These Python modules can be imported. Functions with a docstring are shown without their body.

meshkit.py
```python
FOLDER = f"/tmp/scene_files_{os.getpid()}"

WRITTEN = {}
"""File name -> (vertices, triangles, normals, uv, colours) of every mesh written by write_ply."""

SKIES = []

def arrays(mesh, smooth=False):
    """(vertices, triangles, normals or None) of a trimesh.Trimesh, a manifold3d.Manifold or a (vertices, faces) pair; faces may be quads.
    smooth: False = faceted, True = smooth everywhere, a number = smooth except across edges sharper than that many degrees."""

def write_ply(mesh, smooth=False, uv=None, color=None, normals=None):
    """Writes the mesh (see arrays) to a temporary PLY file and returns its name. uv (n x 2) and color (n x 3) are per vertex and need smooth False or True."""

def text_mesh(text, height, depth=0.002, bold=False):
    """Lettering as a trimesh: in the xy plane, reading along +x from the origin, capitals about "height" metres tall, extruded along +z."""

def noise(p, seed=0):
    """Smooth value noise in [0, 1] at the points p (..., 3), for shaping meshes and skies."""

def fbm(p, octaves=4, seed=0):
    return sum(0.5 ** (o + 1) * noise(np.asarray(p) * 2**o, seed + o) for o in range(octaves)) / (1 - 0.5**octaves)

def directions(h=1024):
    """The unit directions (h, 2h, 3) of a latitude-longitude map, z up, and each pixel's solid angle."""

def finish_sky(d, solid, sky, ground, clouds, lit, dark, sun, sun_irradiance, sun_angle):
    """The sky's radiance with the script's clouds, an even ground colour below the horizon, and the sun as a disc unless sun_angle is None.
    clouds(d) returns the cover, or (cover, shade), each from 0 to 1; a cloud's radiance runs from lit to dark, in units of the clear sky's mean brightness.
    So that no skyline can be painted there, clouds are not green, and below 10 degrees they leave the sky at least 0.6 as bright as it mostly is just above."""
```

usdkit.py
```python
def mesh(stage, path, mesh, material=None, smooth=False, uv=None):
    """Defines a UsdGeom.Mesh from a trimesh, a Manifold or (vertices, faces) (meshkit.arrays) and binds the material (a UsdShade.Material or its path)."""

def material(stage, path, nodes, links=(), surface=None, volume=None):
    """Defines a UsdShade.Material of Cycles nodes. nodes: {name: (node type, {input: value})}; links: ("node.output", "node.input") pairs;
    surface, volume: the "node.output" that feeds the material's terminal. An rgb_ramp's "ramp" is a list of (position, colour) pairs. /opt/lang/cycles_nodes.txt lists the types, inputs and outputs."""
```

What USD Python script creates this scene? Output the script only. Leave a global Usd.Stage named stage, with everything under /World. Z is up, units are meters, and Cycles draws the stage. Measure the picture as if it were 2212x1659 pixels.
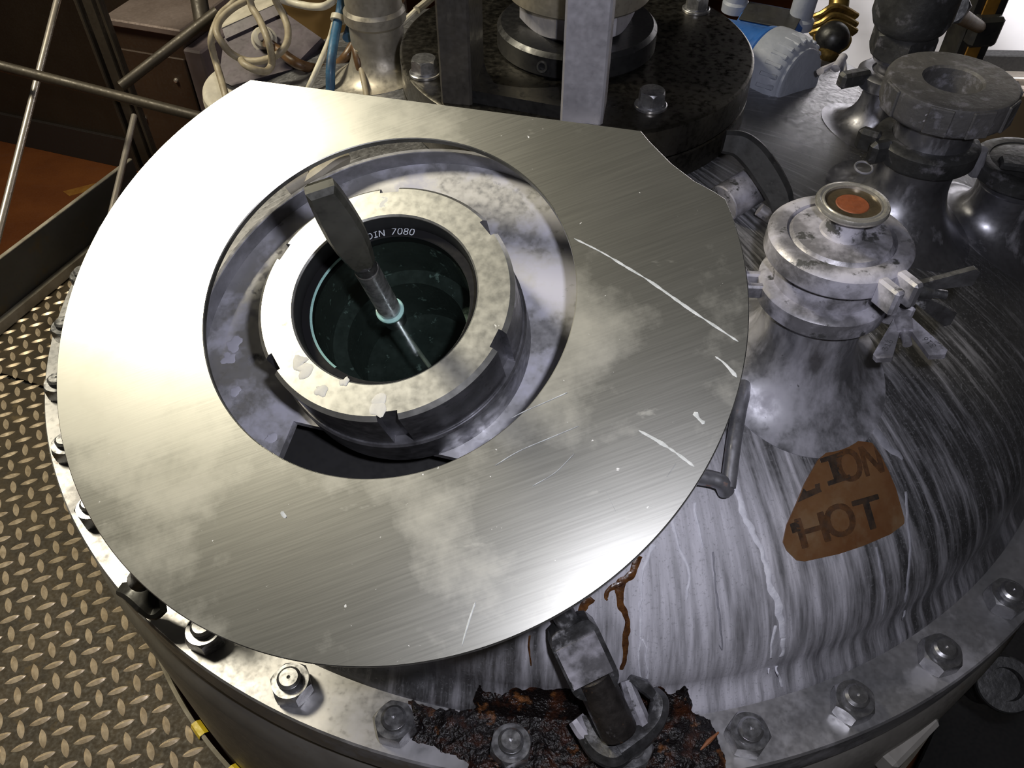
import math, random
import numpy as np, trimesh, manifold3d as m3, usdkit, meshkit
from shapely.geometry import Polygon, Point, box as sbox
from pxr import Usd, UsdGeom, UsdLux, UsdShade, Gf, Sdf, Vt

stage = Usd.Stage.CreateInMemory()
UsdGeom.SetStageUpAxis(stage, UsdGeom.Tokens.z)
UsdGeom.SetStageMetersPerUnit(stage, 1.0)
WORLD = UsdGeom.Xform.Define(stage, '/World'); stage.SetDefaultPrim(WORLD.GetPrim())
UsdGeom.Scope.Define(stage, '/World/Looks')
rng = np.random.default_rng(7)
A_ = np.array

# ------------------------------------------------------------------ camera, lights, exposure
FPX, PITCH = 1789.0, math.radians(47.1751)
CAM = A_([-0.06491823, -0.82704706, 1.04778752])
CP, SP = math.cos(PITCH), math.sin(PITCH)
FWD, UPV, RGT = A_([0, CP, -SP]), A_([0, SP, CP]), A_([1.0, 0, 0])
cam = UsdGeom.Camera.Define(stage, '/World/camera')
cam.CreateHorizontalApertureAttr(36.0); cam.CreateVerticalApertureAttr(27.0)
cam.CreateFocalLengthAttr(36.0 * FPX / 2212)
cam.CreateClippingRangeAttr(Gf.Vec2f(0.01, 100))
cam.CreateExposureAttr(0.0)
M = np.eye(4); M[0, :3], M[1, :3], M[2, :3], M[3, :3] = RGT, UPV, -FWD, CAM
cam.AddTransformOp().Set(Gf.Matrix4d(*M.ravel().tolist()))

def light_at(l, pos, to=None):
    pos = A_(pos, float); m = np.eye(4)
    if to is not None:
        z = pos - A_(to, float); z /= np.linalg.norm(z)
        x = np.cross([0.31, 0.2, 1], z); x /= np.linalg.norm(x)
        m[0, :3], m[1, :3], m[2, :3] = x, np.cross(z, x), z
    m[3, :3] = pos
    UsdGeom.Xformable(l).AddTransformOp().Set(Gf.Matrix4d(*m.ravel().tolist()))

# the camera's flash, right of and above the lens
fl = UsdLux.SphereLight.Define(stage, '/World/camera_flash')
fl.CreateRadiusAttr(0.012); fl.CreateIntensityAttr(FLASH := 1750.0); fl.CreateColorAttr(Gf.Vec3f(0.90, 0.90, 1.0))
light_at(fl, CAM + 0.055 * RGT + 0.035 * UPV + 0.01 * FWD)
# warm work lamp hanging over the platform, left and behind the vessel
lp = UsdLux.RectLight.Define(stage, '/World/work_lamp')
lp.CreateWidthAttr(0.42); lp.CreateHeightAttr(0.42); lp.CreateIntensityAttr(LAMP := 75.0); lp.CreateColorAttr(Gf.Vec3f(1.0, 0.915, 0.70))
light_at(lp, (-1.34, 0.24, 2.05), (-0.35, -0.25, 0.5))
# cool ceiling lamp beside the white sheeting behind the vessel
lw = UsdLux.RectLight.Define(stage, '/World/aisle_lamp')
lw.CreateWidthAttr(1.0); lw.CreateHeightAttr(0.10); lw.CreateIntensityAttr(48.0); lw.CreateColorAttr(Gf.Vec3f(1.0, 0.97, 0.98))
light_at(lw, (1.25, 0.80, 0.80), (1.25, 1.18, 0.62))
dl = UsdLux.DomeLight.Define(stage, '/World/hall_light')
dl.CreateIntensityAttr(0.005); dl.CreateColorAttr(Gf.Vec3f(1.0, 0.93, 0.85))

# ------------------------------------------------------------------ materials
def mat(name, c1, c2=None, metallic=0.0, rough=0.5, rv=0.12, scale=14, detail=6, lo=.35, hi=.65, bump=0.0, bscale=180, layers=(), vec=None, stretch=(1, 1, 1), rot=(0, 0, 0), brush=None, **kw):
    """layers: (colour, scale, lo, hi, stretch, use polar coordinates?, attribute or None): coats of dirt, scale or rust over the metal"""
    c2 = c2 or c1
    n = {'g': ('geometry', {}), 'm': ('mapping', {'scale': stretch, 'rotation': rot}), 'n': ('noise_texture', {'scale': scale, 'detail': detail, 'roughness': .6}),
         'r': ('rgb_ramp', {'ramp': [(lo, c1), (hi, c2)]}), 'n2': ('noise_texture', {'scale': bscale, 'detail': 3}),
         'mr': ('map_range', {'from_min': .3, 'from_max': .7, 'to_min': max(.03, rough - rv), 'to_max': min(1, rough + rv)}),
         'p': ('principled_bsdf', {'metallic': metallic, 'roughness': rough, **kw})}
    src = 'g.position'
    if vec:
        n['at'] = ('attribute', {'attribute': vec}); src = 'at.vector'
    L = [(src, 'm.vector'), ('m.vector', 'n.vector'), ('m.vector', 'n2.vector'), ('n.fac', 'r.fac'), ('n2.fac', 'mr.value')]
    if brush:      # fine grinding lines along one direction: the vector is turned first, stretched after
        n['b1'] = ('mapping', {'rotation': (0, 0, -brush)}); n['b2'] = ('mapping', {'scale': (9, 900, 80)}); n['n2'] = ('noise_texture', {'scale': 1, 'detail': 4})
        L = [l for l in L if l[1] != 'n2.vector'] + [('g.position', 'b1.vector'), ('b1.vector', 'b2.vector'), ('b2.vector', 'n2.vector')]
    col, met, ro = 'r.color', None, 'mr.result'
    for i, (c, sc, l, h, st, polar, attr) in enumerate(layers):
        n[f'lm{i}'] = ('mapping', {'scale': st, 'location': (i * 3.7, i * 1.3, 0)}); n[f'ln{i}'] = ('noise_texture', {'scale': sc, 'detail': 8, 'roughness': .62})
        n[f'lr{i}'] = ('map_range', {'from_min': l, 'from_max': h, 'to_min': 0., 'to_max': 1., 'clamp': True})
        n[f'lx{i}'] = ('mix_color', {'b': c}); n[f'lk{i}'] = ('mix_float', {'b': 0.0}); n[f'lq{i}'] = ('mix_float', {'b': 0.75})
        if polar:
            n['pol'] = ('attribute', {'attribute': 'polar'})
        L += [('pol.vector' if polar else 'g.position', f'lm{i}.vector'), (f'lm{i}.vector', f'ln{i}.vector')]
        if attr:      # the stain's own extent, held by the mesh
            n[f'la{i}'] = ('attribute', {'attribute': attr}); n[f'lt{i}'] = ('math', {'math_type': 'multiply_add', 'value2': .37})
            L += [(f'la{i}.fac', f'lt{i}.value1'), (f'ln{i}.fac', f'lt{i}.value3'), (f'lt{i}.value', f'lr{i}.value')]
        else:
            L.append((f'ln{i}.fac', f'lr{i}.value'))
        f = f'lr{i}.result'
        L += [(f, f'lx{i}.fac'), (col, f'lx{i}.a'), (f, f'lk{i}.fac'), (f, f'lq{i}.fac'), (ro, f'lq{i}.a')]
        if met: L.append((met, f'lk{i}.a'))
        else: n[f'lk{i}'][1]['a'] = metallic
        col, met, ro = f'lx{i}.result', f'lk{i}.result', f'lq{i}.result'
    L += [(col, 'p.base_color'), (ro, 'p.roughness')]
    if met: L.append((met, 'p.metallic'))
    if bump:
        n['b'] = ('bump', {'strength': bump, 'distance': .002}); L += [('n2.fac', 'b.height'), ('b.normal', 'p.normal')]
    return usdkit.material(stage, '/World/Looks/' + name, n, L, surface='p.BSDF')

LIME = (.52, .51, .56)
S1 = (1, 1, 1)
m_plate = mat('brushed_plate', (.46, .46, .435), (.40, .40, .37), metallic=.955, rough=.345, rv=.016, scale=6, detail=3, brush=.26, bump=.005,
              layers=[((.36, .34, .27), 7, .50, 1.0, S1, False, None), ((.30, .29, .24), 26, .66, 1.1, (1, 2.5, 1), False, None), ((.66, .67, .68), 170, .70, .74, S1, False, None), ((.34, .20, .06), 60, .745, .76, S1, False, None)])
m_dome = mat('vessel_steel', (.31, .31, .32), (.17, .17, .18), metallic=.88, rough=.42, rv=.10, scale=5, lo=.3, hi=.7,
             layers=[((.24, .235, .26), 1, .60, .92, (380, 5, 1), True, None), ((.30, .295, .33), 1, .60, .82, (120, 6, 1), True, None), ((.66, .65, .71), 1, .56, .98, (110, 9, 1), True, 'coat'),
                     ((.11, .11, .115), 1, .60, .82, (170, 7, 1), True, None), ((.20, .20, .215), 420, .56, .80, S1, False, None)])
m_dome_pad = mat('pad_steel', (.2, .2, .2), (.12, .12, .12), metallic=.85, rough=.45)
m_neck = mat('nozzle_steel', (.40, .40, .43), (.26, .26, .28), metallic=.8, rough=.38, rv=.08, scale=22, layers=[((.40, .39, .44), 38, .42, .75, (1, 1, .35), False, None), ((.05, .05, .05), 90, .66, .72, S1, False, None)])
m_neck2 = mat('dark_nozzle_steel', (.33, .33, .36), (.20, .20, .22), metallic=.88, rough=.38, rv=.06, scale=22, layers=[((.30, .29, .32), 45, .58, .80, (1, 1, .4), False, None)])
m_flange = mat('flange_steel', (.46, .45, .45), (.32, .32, .33), metallic=.72, rough=.43, rv=.1, scale=18, layers=[((.44, .43, .45), 14, .52, .72, S1, False, None), ((.22, .11, .05), 22, .66, .78, S1, False, None)])
m_shell = mat('shell_steel', (.46, .44, .40), (.34, .32, .29), metallic=.15, rough=.5, scale=16, layers=[((.22, .13, .05), 14, .62, .74, S1, False, None)])
m_dark = mat('black_gap', (.015, .015, .016), rough=.8)
m_nut = mat('nut_steel', (.52, .52, .53), (.38, .38, .40), metallic=.9, rough=.30, rv=.1, scale=60, layers=[((.28, .17, .10), 40, .68, .80, S1, False, None)])
m_limed = mat('limed_clamp_steel', (.34, .33, .36), (.18, .18, .19), metallic=.6, rough=.42, scale=28, layers=[((.41, .40, .455), 34, .42, .62, S1, False, None), ((.045, .045, .045), 60, .565, .63, S1, False, None)], bump=.12)
m_stamp = mat('stamped_groove', (.07, .07, .075), rough=.6)
m_limeda = mat('blackened_clamp_steel', (.20, .20, .21), (.08, .08, .08), metallic=.8, rough=.38, scale=40, layers=[((.33, .33, .35), 60, .58, .72, S1, False, None)], bump=.2)
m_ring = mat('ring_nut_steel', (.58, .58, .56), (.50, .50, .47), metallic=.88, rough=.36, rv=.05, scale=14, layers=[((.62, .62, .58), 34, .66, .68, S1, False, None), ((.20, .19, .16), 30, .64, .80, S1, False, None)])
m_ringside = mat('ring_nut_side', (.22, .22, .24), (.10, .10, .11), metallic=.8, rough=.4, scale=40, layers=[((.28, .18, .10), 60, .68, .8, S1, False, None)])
m_cover = mat('cover_steel', (.50, .50, .52), (.40, .40, .42), metallic=.70, rough=.42, scale=16, layers=[((.46, .46, .54), 24, .47, .62, S1, False, None), ((.12, .12, .13), 44, .60, .70, S1, False, None)])
m_wall = mat('cover_rim_steel', (.30, .30, .33), (.16, .16, .17), metallic=.4, rough=.55, scale=40)
m_black = mat('black_rubber', (.018, .018, .02), (.035, .034, .03), rough=.42, scale=30)
m_blackpaint = mat('black_enamel', (.008, .008, .009), (.018, .018, .018), rough=.4, scale=12, layers=[((.10, .10, .10), 70, .70, .76, S1, False, None)])
m_seal = mat('seal_black', (.010, .010, .011), rough=.75, specular_ior_level=.15)
m_rod = mat('polished_rod', (.36, .36, .37), (.30, .30, .31), metallic=.9, rough=.30, scale=60)
m_handle = mat('handle_black', (.022, .022, .018), (.042, .042, .034), metallic=.2, rough=.36, scale=90)
m_handcol = mat('handle_collar', (.03, .03, .03), rough=.25, metallic=.3)
m_white = mat('white_print', (.62, .66, .72), rough=.5)
m_burnt = mat('burnt_residue', (.006, .004, .004), (.07, .022, .009), rough=.25, rv=.15, scale=70, lo=.50, hi=.74, bump=.9, bscale=420,
              layers=[((.30, .11, .025), 45, .60, .74, S1, False, None), ((.50, .42, .36), 150, .72, .77, S1, False, None)])
m_rust = mat('rust_run', (.15, .062, .018), (.04, .016, .008), rough=.3, scale=160, bump=.5)
m_lime = mat('lime_run', (.82, .82, .88), (.66, .66, .73), rough=.7, scale=150, bump=.4)
m_limeg = mat('grey_lime_run', (.34, .34, .38), (.24, .24, .27), rough=.65, scale=120)
m_amber = mat('amber_label', (.17, .092, .042), (.125, .055, .023), rough=.34, scale=26, layers=[((.19, .13, .07), 18, .52, .75, S1, False, None)])
m_ink = mat('label_ink', (.018, .015, .013), (.06, .035, .02), rough=.5, scale=120)
m_inkfade = mat('faded_label_ink', (.045, .024, .013), (.10, .045, .018), rough=.5, scale=140)
m_blue = mat('blue_enamel', (.03, .12, .38), (.025, .095, .31), rough=.38, scale=20)
m_bluehose = mat('blue_hose', (.035, .12, .22), (.018, .05, .10), rough=.5, scale=50)
m_greycap = mat('grey_cap', (.30, .32, .38), (.25, .27, .32), rough=.5, scale=40, layers=[((.16, .15, .13), 60, .66, .76, S1, False, None)], bump=.2)
m_brass = mat('brass', (.42, .29, .09), (.22, .15, .05), metallic=.85, rough=.35, scale=40)
m_darkiron = mat('dark_iron', (.07, .07, .07), (.035, .035, .035), metallic=.5, rough=.48, scale=30, layers=[((.12, .115, .13), 70, .56, .7, S1, False, None)], bump=.25)
m_plastic = mat('grey_stone_ring', (.10, .096, .096), (.06, .058, .058), rough=.6, scale=24, layers=[((.19, .185, .21), 75, .54, .68, S1, False, None), ((.26, .13, .06), 30, .68, .78, S1, False, None)], bump=.35)
m_redplug = mat('orange_seal', (.22, .065, .025), (.15, .042, .016), rough=.5, scale=160, bump=.3)
m_ferrule = mat('ferrule_steel', (.62, .60, .55), (.5, .48, .44), metallic=.75, rough=.27, scale=30)
m_ferruledark = mat('ferrule_inside', (.13, .10, .06), (.07, .055, .035), rough=.3, metallic=.5, scale=60)
m_cable = mat('cable_tan', (.34, .29, .20), (.22, .18, .12), rough=.55, scale=60)
m_cablew = mat('cable_white', (.60, .56, .44), (.45, .41, .32), rough=.5, scale=60)
m_cableb = mat('cable_brown', (.13, .07, .03), (.07, .035, .015), rough=.38, scale=60)
m_box = mat('purple_grey_enamel', (.115, .095, .11), (.085, .072, .08), rough=.5, scale=50)
m_pale = mat('pale_cast', (.50, .46, .38), (.36, .33, .27), rough=.55, scale=40)
m_rail = mat('dull_rail', (.075, .062, .046), (.045, .037, .028), metallic=.3, rough=.5, scale=12)
m_pole = mat('bright_pole', (.66, .60, .54), (.56, .51, .45), metallic=.7, rough=.3, rv=.01, scale=20)
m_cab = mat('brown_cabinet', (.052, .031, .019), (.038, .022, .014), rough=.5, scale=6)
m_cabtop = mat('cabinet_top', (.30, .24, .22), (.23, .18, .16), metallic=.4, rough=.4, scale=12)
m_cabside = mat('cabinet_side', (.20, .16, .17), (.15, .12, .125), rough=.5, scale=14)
m_wallb = mat('wall_brown', (.040, .028, .018), (.028, .019, .013), rough=.6, scale=4)
m_plinth = mat('wall_plinth', (.035, .028, .026), rough=.6)
m_red = mat('red_floor', (.21, .066, .016), (.15, .044, .012), rough=.55, scale=5, layers=[((.17, .055, .018), 12, .55, .8, (1, 3, 1), False, None)])
m_redmark = mat('floor_mark', (.36, .18, .03), (.28, .11, .02), rough=.6, scale=30)
m_tread = mat('tread_steel', (.052, .037, .019), (.028, .020, .011), metallic=0, rough=.62, rv=.12, scale=26, bump=.10, bscale=200, specular_ior_level=.3,
              layers=[((.10, .072, .036), 24, .60, .68, S1, False, None), ((.016, .014, .011), 12, .58, .76, S1, False, None)])
m_lug = mat('lug_steel', (.72, .60, .45), (.50, .40, .28), metallic=.45, rough=.36, scale=70)
m_toe = mat('toe_board', (.045, .045, .042), (.03, .03, .028), rough=.45, scale=10, layers=[((.08, .055, .02), 16, .58, .75, S1, False, None)])
m_toeedge = mat('toe_edge', (.36, .33, .27), (.2, .18, .14), rough=.55, scale=26)
m_yellow = mat('yellow_tape', (.62, .48, .02), (.50, .36, .02), rough=.5, scale=40)
m_sheet = mat('white_sheet', (.80, .79, .80), (.72, .71, .74), rough=.6, scale=3)
m_amberpost = mat('amber_paint', (.28, .14, .02), (.18, .09, .015), rough=.5, scale=40)
m_beige = mat('beige_panel', (.15, .11, .07), (.11, .08, .05), rough=.6, scale=8)
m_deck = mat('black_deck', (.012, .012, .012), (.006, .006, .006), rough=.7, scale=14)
m_hall = mat('hall_dark', (.03, .028, .027), rough=.8)
glass = usdkit.material(stage, '/World/Looks/sight_glass', {'f': ('fresnel', {'IOR': 1.5}), 't': ('transparent_bsdf', {'color': (.62, .72, .68)}), 'gl': ('glossy_bsdf', {'color': (.9, 1, .97), 'roughness': .06}), 'm': ('mix_closure', {})},
                        [('f.fac', 'm.fac'), ('t.BSDF', 'm.closure1'), ('gl.BSDF', 'm.closure2')], surface='m.closure')
m_glassedge = mat('glass_edge', (.35, .55, .52), (.25, .42, .40), rough=.2, scale=30)

# ------------------------------------------------------------------ prim helpers
used = {}
def numbered(path):
    k = used.get(path, -1) + 1; used[path] = k
    return path if k == 0 else f'{path}_{k:03d}'
def obj(name, mesh, m, parent=None, smooth=35, polar=None, label=None, kind=None):
    path = numbered((str(parent.GetPath()) if parent else '/World') + '/' + name)
    g = usdkit.mesh(stage, path, mesh, m, smooth=smooth)
    p = g.GetPrim()
    if label: p.SetCustomDataByKey('label', label)
    if kind: p.SetCustomDataByKey('kind', kind)
    return p
def tag(p, label, cat, group=None, kind=None):
    p.SetCustomDataByKey('label', label); p.SetCustomDataByKey('category', cat)
    if group: p.SetCustomDataByKey('group', group)
    if kind: p.SetCustomDataByKey('kind', kind)
    return p
def thing(name, label, cat, group=None, loc=(0, 0, 0), rotz=0):
    x = UsdGeom.Xform.Define(stage, numbered('/World/' + name))
    x.AddTranslateOp().Set(Gf.Vec3d(*map(float, loc))); x.AddRotateZOp().Set(float(math.degrees(rotz)))
    return tag(x.GetPrim(), label, cat, group)
def dup(src, label, loc, rotz, group=None):
    was = src.GetCustomData()
    base = str(src.GetName()).rstrip('0123456789').rstrip('_')
    x = UsdGeom.Xform.Define(stage, numbered('/World/' + base))
    x.GetPrim().GetReferences().AddInternalReference(src.GetPath())
    x.ClearXformOpOrder(); x.GetPrim().SetInstanceable(True)
    t = x.GetPrim().GetAttribute('xformOp:translate'); t.Set(Gf.Vec3d(*map(float, loc)))
    x.GetPrim().GetAttribute('xformOp:rotateZ').Set(float(math.degrees(rotz)))
    x.GetPrim().GetAttribute('xformOpOrder').Set(['xformOp:translate', 'xformOp:rotateZ'])
    return tag(x.GetPrim(), label, was['category'], group or was.get('group'))

# ------------------------------------------------------------------ shape helpers
def frame(o, z, x=None):
    z = A_(z, float) / np.linalg.norm(z); x = A_([1.0, 0, 0] if x is None else x, float)
    if abs(x @ z) > .95: x = A_([0, 1.0, 0])
    x = x - z * (x @ z); x /= np.linalg.norm(x)
    m = np.eye(4); m[:3, 0], m[:3, 1], m[:3, 2], m[:3, 3] = x, np.cross(z, x), z, o
    return m
def T(mesh, m):
    v, f = mesh
    return (np.asarray(v) @ m[:3, :3].T + m[:3, 3], f)
def join(*ms):
    vs, fs, k = [], [], 0
    for v, f in ms:
        vs.append(v); fs.append(np.asarray(f) + k); k += len(v)
    return (np.vstack(vs), np.vstack(fs))
def lathe(prof, n=48, a0=0, a1=2 * math.pi, close=False):
    p = A_(prof, float); full = abs(a1 - a0 - 2 * math.pi) < 1e-9
    a = np.linspace(a0, a1, n, endpoint=not full)
    v = np.stack([p[:, 0, None] * np.cos(a), p[:, 0, None] * np.sin(a), np.repeat(p[:, 1, None], n, 1)], -1).reshape(-1, 3)
    f = []
    K = len(p)
    for i in range(K if close else K - 1):
        i2 = (i + 1) % K
        for j in range(n if full else n - 1):
            j2 = (j + 1) % n
            q = (i * n + j, i * n + j2, i2 * n + j2, i2 * n + j)
            f += [(q[0], q[1], q[2]), (q[0], q[2], q[3])]
    return (v, A_(f))
def tm(t): return (np.asarray(t.vertices), np.asarray(t.faces))
def mf(man):
    m = man.to_mesh(); return (np.asarray(m.vert_properties)[:, :3], np.asarray(m.tri_verts))
def cbox(sx, sy, sz, c=.001):
    pts = []
    for i in (-1, 1):
        for j in (-1, 1):
            for k in (-1, 1):
                b = A_([i * sx / 2, j * sy / 2, k * sz / 2])
                for d in range(3):
                    o = b - A_([i, j, k]) * c; o[d] = b[d]; pts.append(o)
    return tm(trimesh.convex.convex_hull(A_(pts)))
def hexprism(af, h, ch=.0015):
    r = af / math.sqrt(3)
    hx = m3.Manifold.cylinder(h, r, r, 6)
    k = af / 2 * 1.005
    pr = m3.CrossSection([[(0, 0), (k, 0), (r * 1.02, (r - k) * .6 + ch), (r * 1.02, h - (r - k) * .6 - ch), (k, h), (0, h)]])
    return mf(hx ^ pr.revolve(48))
def extr(poly, h, z0=0):
    ms = [trimesh.creation.extrude_polygon(g, h, engine='earcut') for g in getattr(poly, 'geoms', [poly])]
    t = trimesh.util.concatenate(ms); t.apply_translation([0, 0, z0]); return tm(t)
def spline(pts, n=8):
    p = A_(pts, float)
    if len(p) < 3: return p
    q = np.vstack([2 * p[0] - p[1], p, 2 * p[-1] - p[-2]]); out = []
    for i in range(1, len(q) - 2):
        t = np.linspace(0, 1, n, endpoint=False)[:, None]
        out.append(.5 * (2 * q[i] + (q[i + 1] - q[i - 1]) * t + (2 * q[i - 1] - 5 * q[i] + 4 * q[i + 1] - q[i + 2]) * t ** 2 + (3 * q[i] - q[i - 1] - 3 * q[i + 1] + q[i + 2]) * t ** 3))
    return np.vstack(out + [p[-1:]])
def sweep(path, sect, up=(0, 0, 1), scale=None):
    """closed section (k,2) along the path, capped"""
    p = A_(path, float); s = A_(sect, float); k = len(s)
    t = np.gradient(p, axis=0); t /= np.linalg.norm(t, axis=1, keepdims=True)
    vs, up = [], A_(up, float)
    for i in range(len(p)):
        x = np.cross(up, t[i]); x /= np.linalg.norm(x); y = np.cross(t[i], x)
        up = y
        sc = 1 if scale is None else scale[i]
        vs.append(p[i] + sc * (s[:, :1] * x + s[:, 1:] * y))
    v = np.vstack(vs + [p[:1], p[-1:]]); f = []
    for i in range(len(p) - 1):
        for j in range(k):
            a, b, c, d = i * k + j, i * k + (j + 1) % k, (i + 1) * k + (j + 1) % k, (i + 1) * k + j
            f += [(a, b, c), (a, c, d)]
    n = len(v)
    for j in range(k):
        f += [(n - 2, (j + 1) % k, j), (n - 1, (len(p) - 1) * k + j, (len(p) - 1) * k + (j + 1) % k)]
    return (v, A_(f))
def circ(r, k=12):
    a = np.linspace(0, 2 * math.pi, k, endpoint=False); return np.c_[r * np.cos(a), r * np.sin(a)]
def rrect(w, h, c):
    return A_([(w / 2 - c, h / 2), (-w / 2 + c, h / 2), (-w / 2, h / 2 - c), (-w / 2, -h / 2 + c), (-w / 2 + c, -h / 2), (w / 2 - c, -h / 2), (w / 2, -h / 2 + c), (w / 2, h / 2 - c)])
def tube(pts, r, k=12, n=8, up=(0.3, 0.2, 1)):
    return sweep(spline(pts, n), circ(r, k), up)
def bar(a, b, r, k=16):
    return sweep([A_(a, float), (A_(a, float) + A_(b, float)) / 2, A_(b, float)], circ(r, k), (0.31, .21, 1))
# points of the place, worked out from the photograph's perspective
def ray(x, y): return FWD + (x - 1106) / FPX * RGT - (y - 829.5) / FPX * UPV
def AZ(x, y, z): r = ray(x, y); return CAM + r * ((z - CAM[2]) / r[2])
def AD(x, y, d): return CAM + ray(x, y) * d

# ------------------------------------------------------------------ reactor vessel
FZ, RD, ZB, HD = .37, .558, .40, .21                                  # flange top, dome radius, its base and height
def zd(r):
    r = np.asarray(r, float)
    return ZB + HD * np.sqrt(np.maximum(0, 1 - (np.minimum(r, RD) / RD) ** 2.15))
def on_dome(x, y, off=0.0):
    d = ray(x, y); dx, dy, dz = map(float, d); ox, oy, oz = map(float, CAM)
    a, b = (.625 - oz) / dz, (.39 - oz) / dz
    for _ in range(34):
        c = (a + b) / 2; r = math.hypot(ox + dx * c, oy + dy * c)
        if oz + dz * c > ZB + (HD * math.sqrt(1 - (r / RD) ** 2.15) if r < RD else 0): a = c
        else: b = c
    p = CAM + d * a; return p + off * dome_n(p)
def dome_n(p):
    r = max(np.hypot(p[0], p[1]), 1e-6)
    if r > RD - 1e-3: return A_([p[0] / r, p[1] / r, 0])
    s = float(zd(r + 5e-4) - zd(r - 5e-4)) / 1e-3
    n = A_([-s * p[0] / r, -s * p[1] / r, 1.0]); return n / np.linalg.norm(n)

vessel = thing('reactor_vessel', 'large round stainless steel vessel with domed, streaked lid and a bolted flange', 'vessel')
# domed lid with its flared foot
rr = np.r_[np.linspace(.02, .5, 110), RD * np.sin(np.linspace(math.asin(.5 / RD), math.pi / 2, 60))[1:]]
prof = [(r, float(zd(r))) for r in rr] + [(.5585, .397), (.5595, .392), (.5625, .386), (.567, .380), (.5705, .376), (.5725, .372), (.573, .3695)]
prof = A_(prof)
th = np.unique(np.r_[np.radians(np.arange(-115, 20, .35)), np.radians(np.arange(20, 245, 1.5))])
nth = len(th)
V = np.stack([prof[:, 0, None] * np.cos(th), prof[:, 0, None] * np.sin(th), np.repeat(prof[:, 1, None], nth, 1)], -1).reshape(-1, 3)
i, j = np.meshgrid(np.arange(len(prof) - 1), np.arange(nth), indexing='ij'); j2 = (j + 1) % nth
q = np.stack([i * nth + j, (i + 1) * nth + j, (i + 1) * nth + j2, i * nth + j2], -1).reshape(-1, 4)
dome_mesh = (V, np.vstack([q[:, [0, 1, 2]], q[:, [0, 2, 3]]]))
head = usdkit.mesh(stage, numbered(str(vessel.GetPath()) + '/domed_head'), dome_mesh, m_dome, smooth=True)
arc = np.r_[0, np.cumsum(np.hypot(*np.diff(prof, axis=0).T))]
TH, AR = np.meshgrid(th, arc); polar = np.stack([np.sin(TH) * .5 + .1 * np.cos(TH * 3), AR, np.cos(TH) * .0], -1).reshape(-1, 3)
polar[:, 0] = (TH * .5).ravel()
pv = UsdGeom.PrimvarsAPI(head)
pv.CreatePrimvar('polar', Sdf.ValueTypeNames.Float3Array, 'vertex').Set(Vt.Vec3fArray.FromNumpy(polar.astype(np.float32)))
# where white scale has dried on: below the shield plate and round the front nozzle
ang = np.degrees(TH).ravel(); cx = np.exp(-((ang + 84) / 16) ** 2)
coat = np.clip(cx * np.clip((AR.ravel() - .36) / .12, 0, 1), 0, 1) * .95 + .30 * np.exp(-((ang + 60) / 22) ** 2)
pv.CreatePrimvar('coat', Sdf.ValueTypeNames.FloatArray, 'vertex').Set(Vt.FloatArray.FromNumpy(coat.astype(np.float32)))
obj('top_flange', lathe([(.571, .371), (.571, .330), (.614, .330), (.619, .3315), (.620, .334), (.620, .3675), (.6185, .370), (.572, .370)], 240, close=True), m_flange, vessel, smooth=30)
obj('flange_gasket', lathe([(.56, .329), (.56, .321), (.606, .321), (.606, .329)], 180, close=True), m_dark, vessel)
obj('vessel_shell', lathe([(.56, .318), (.612, .319), (.6165, .318), (.6255, .280), (.6255, -.1), (.604, -.15), (.604, -.7), (.59, -.7)], 180), m_shell, vessel)
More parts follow.
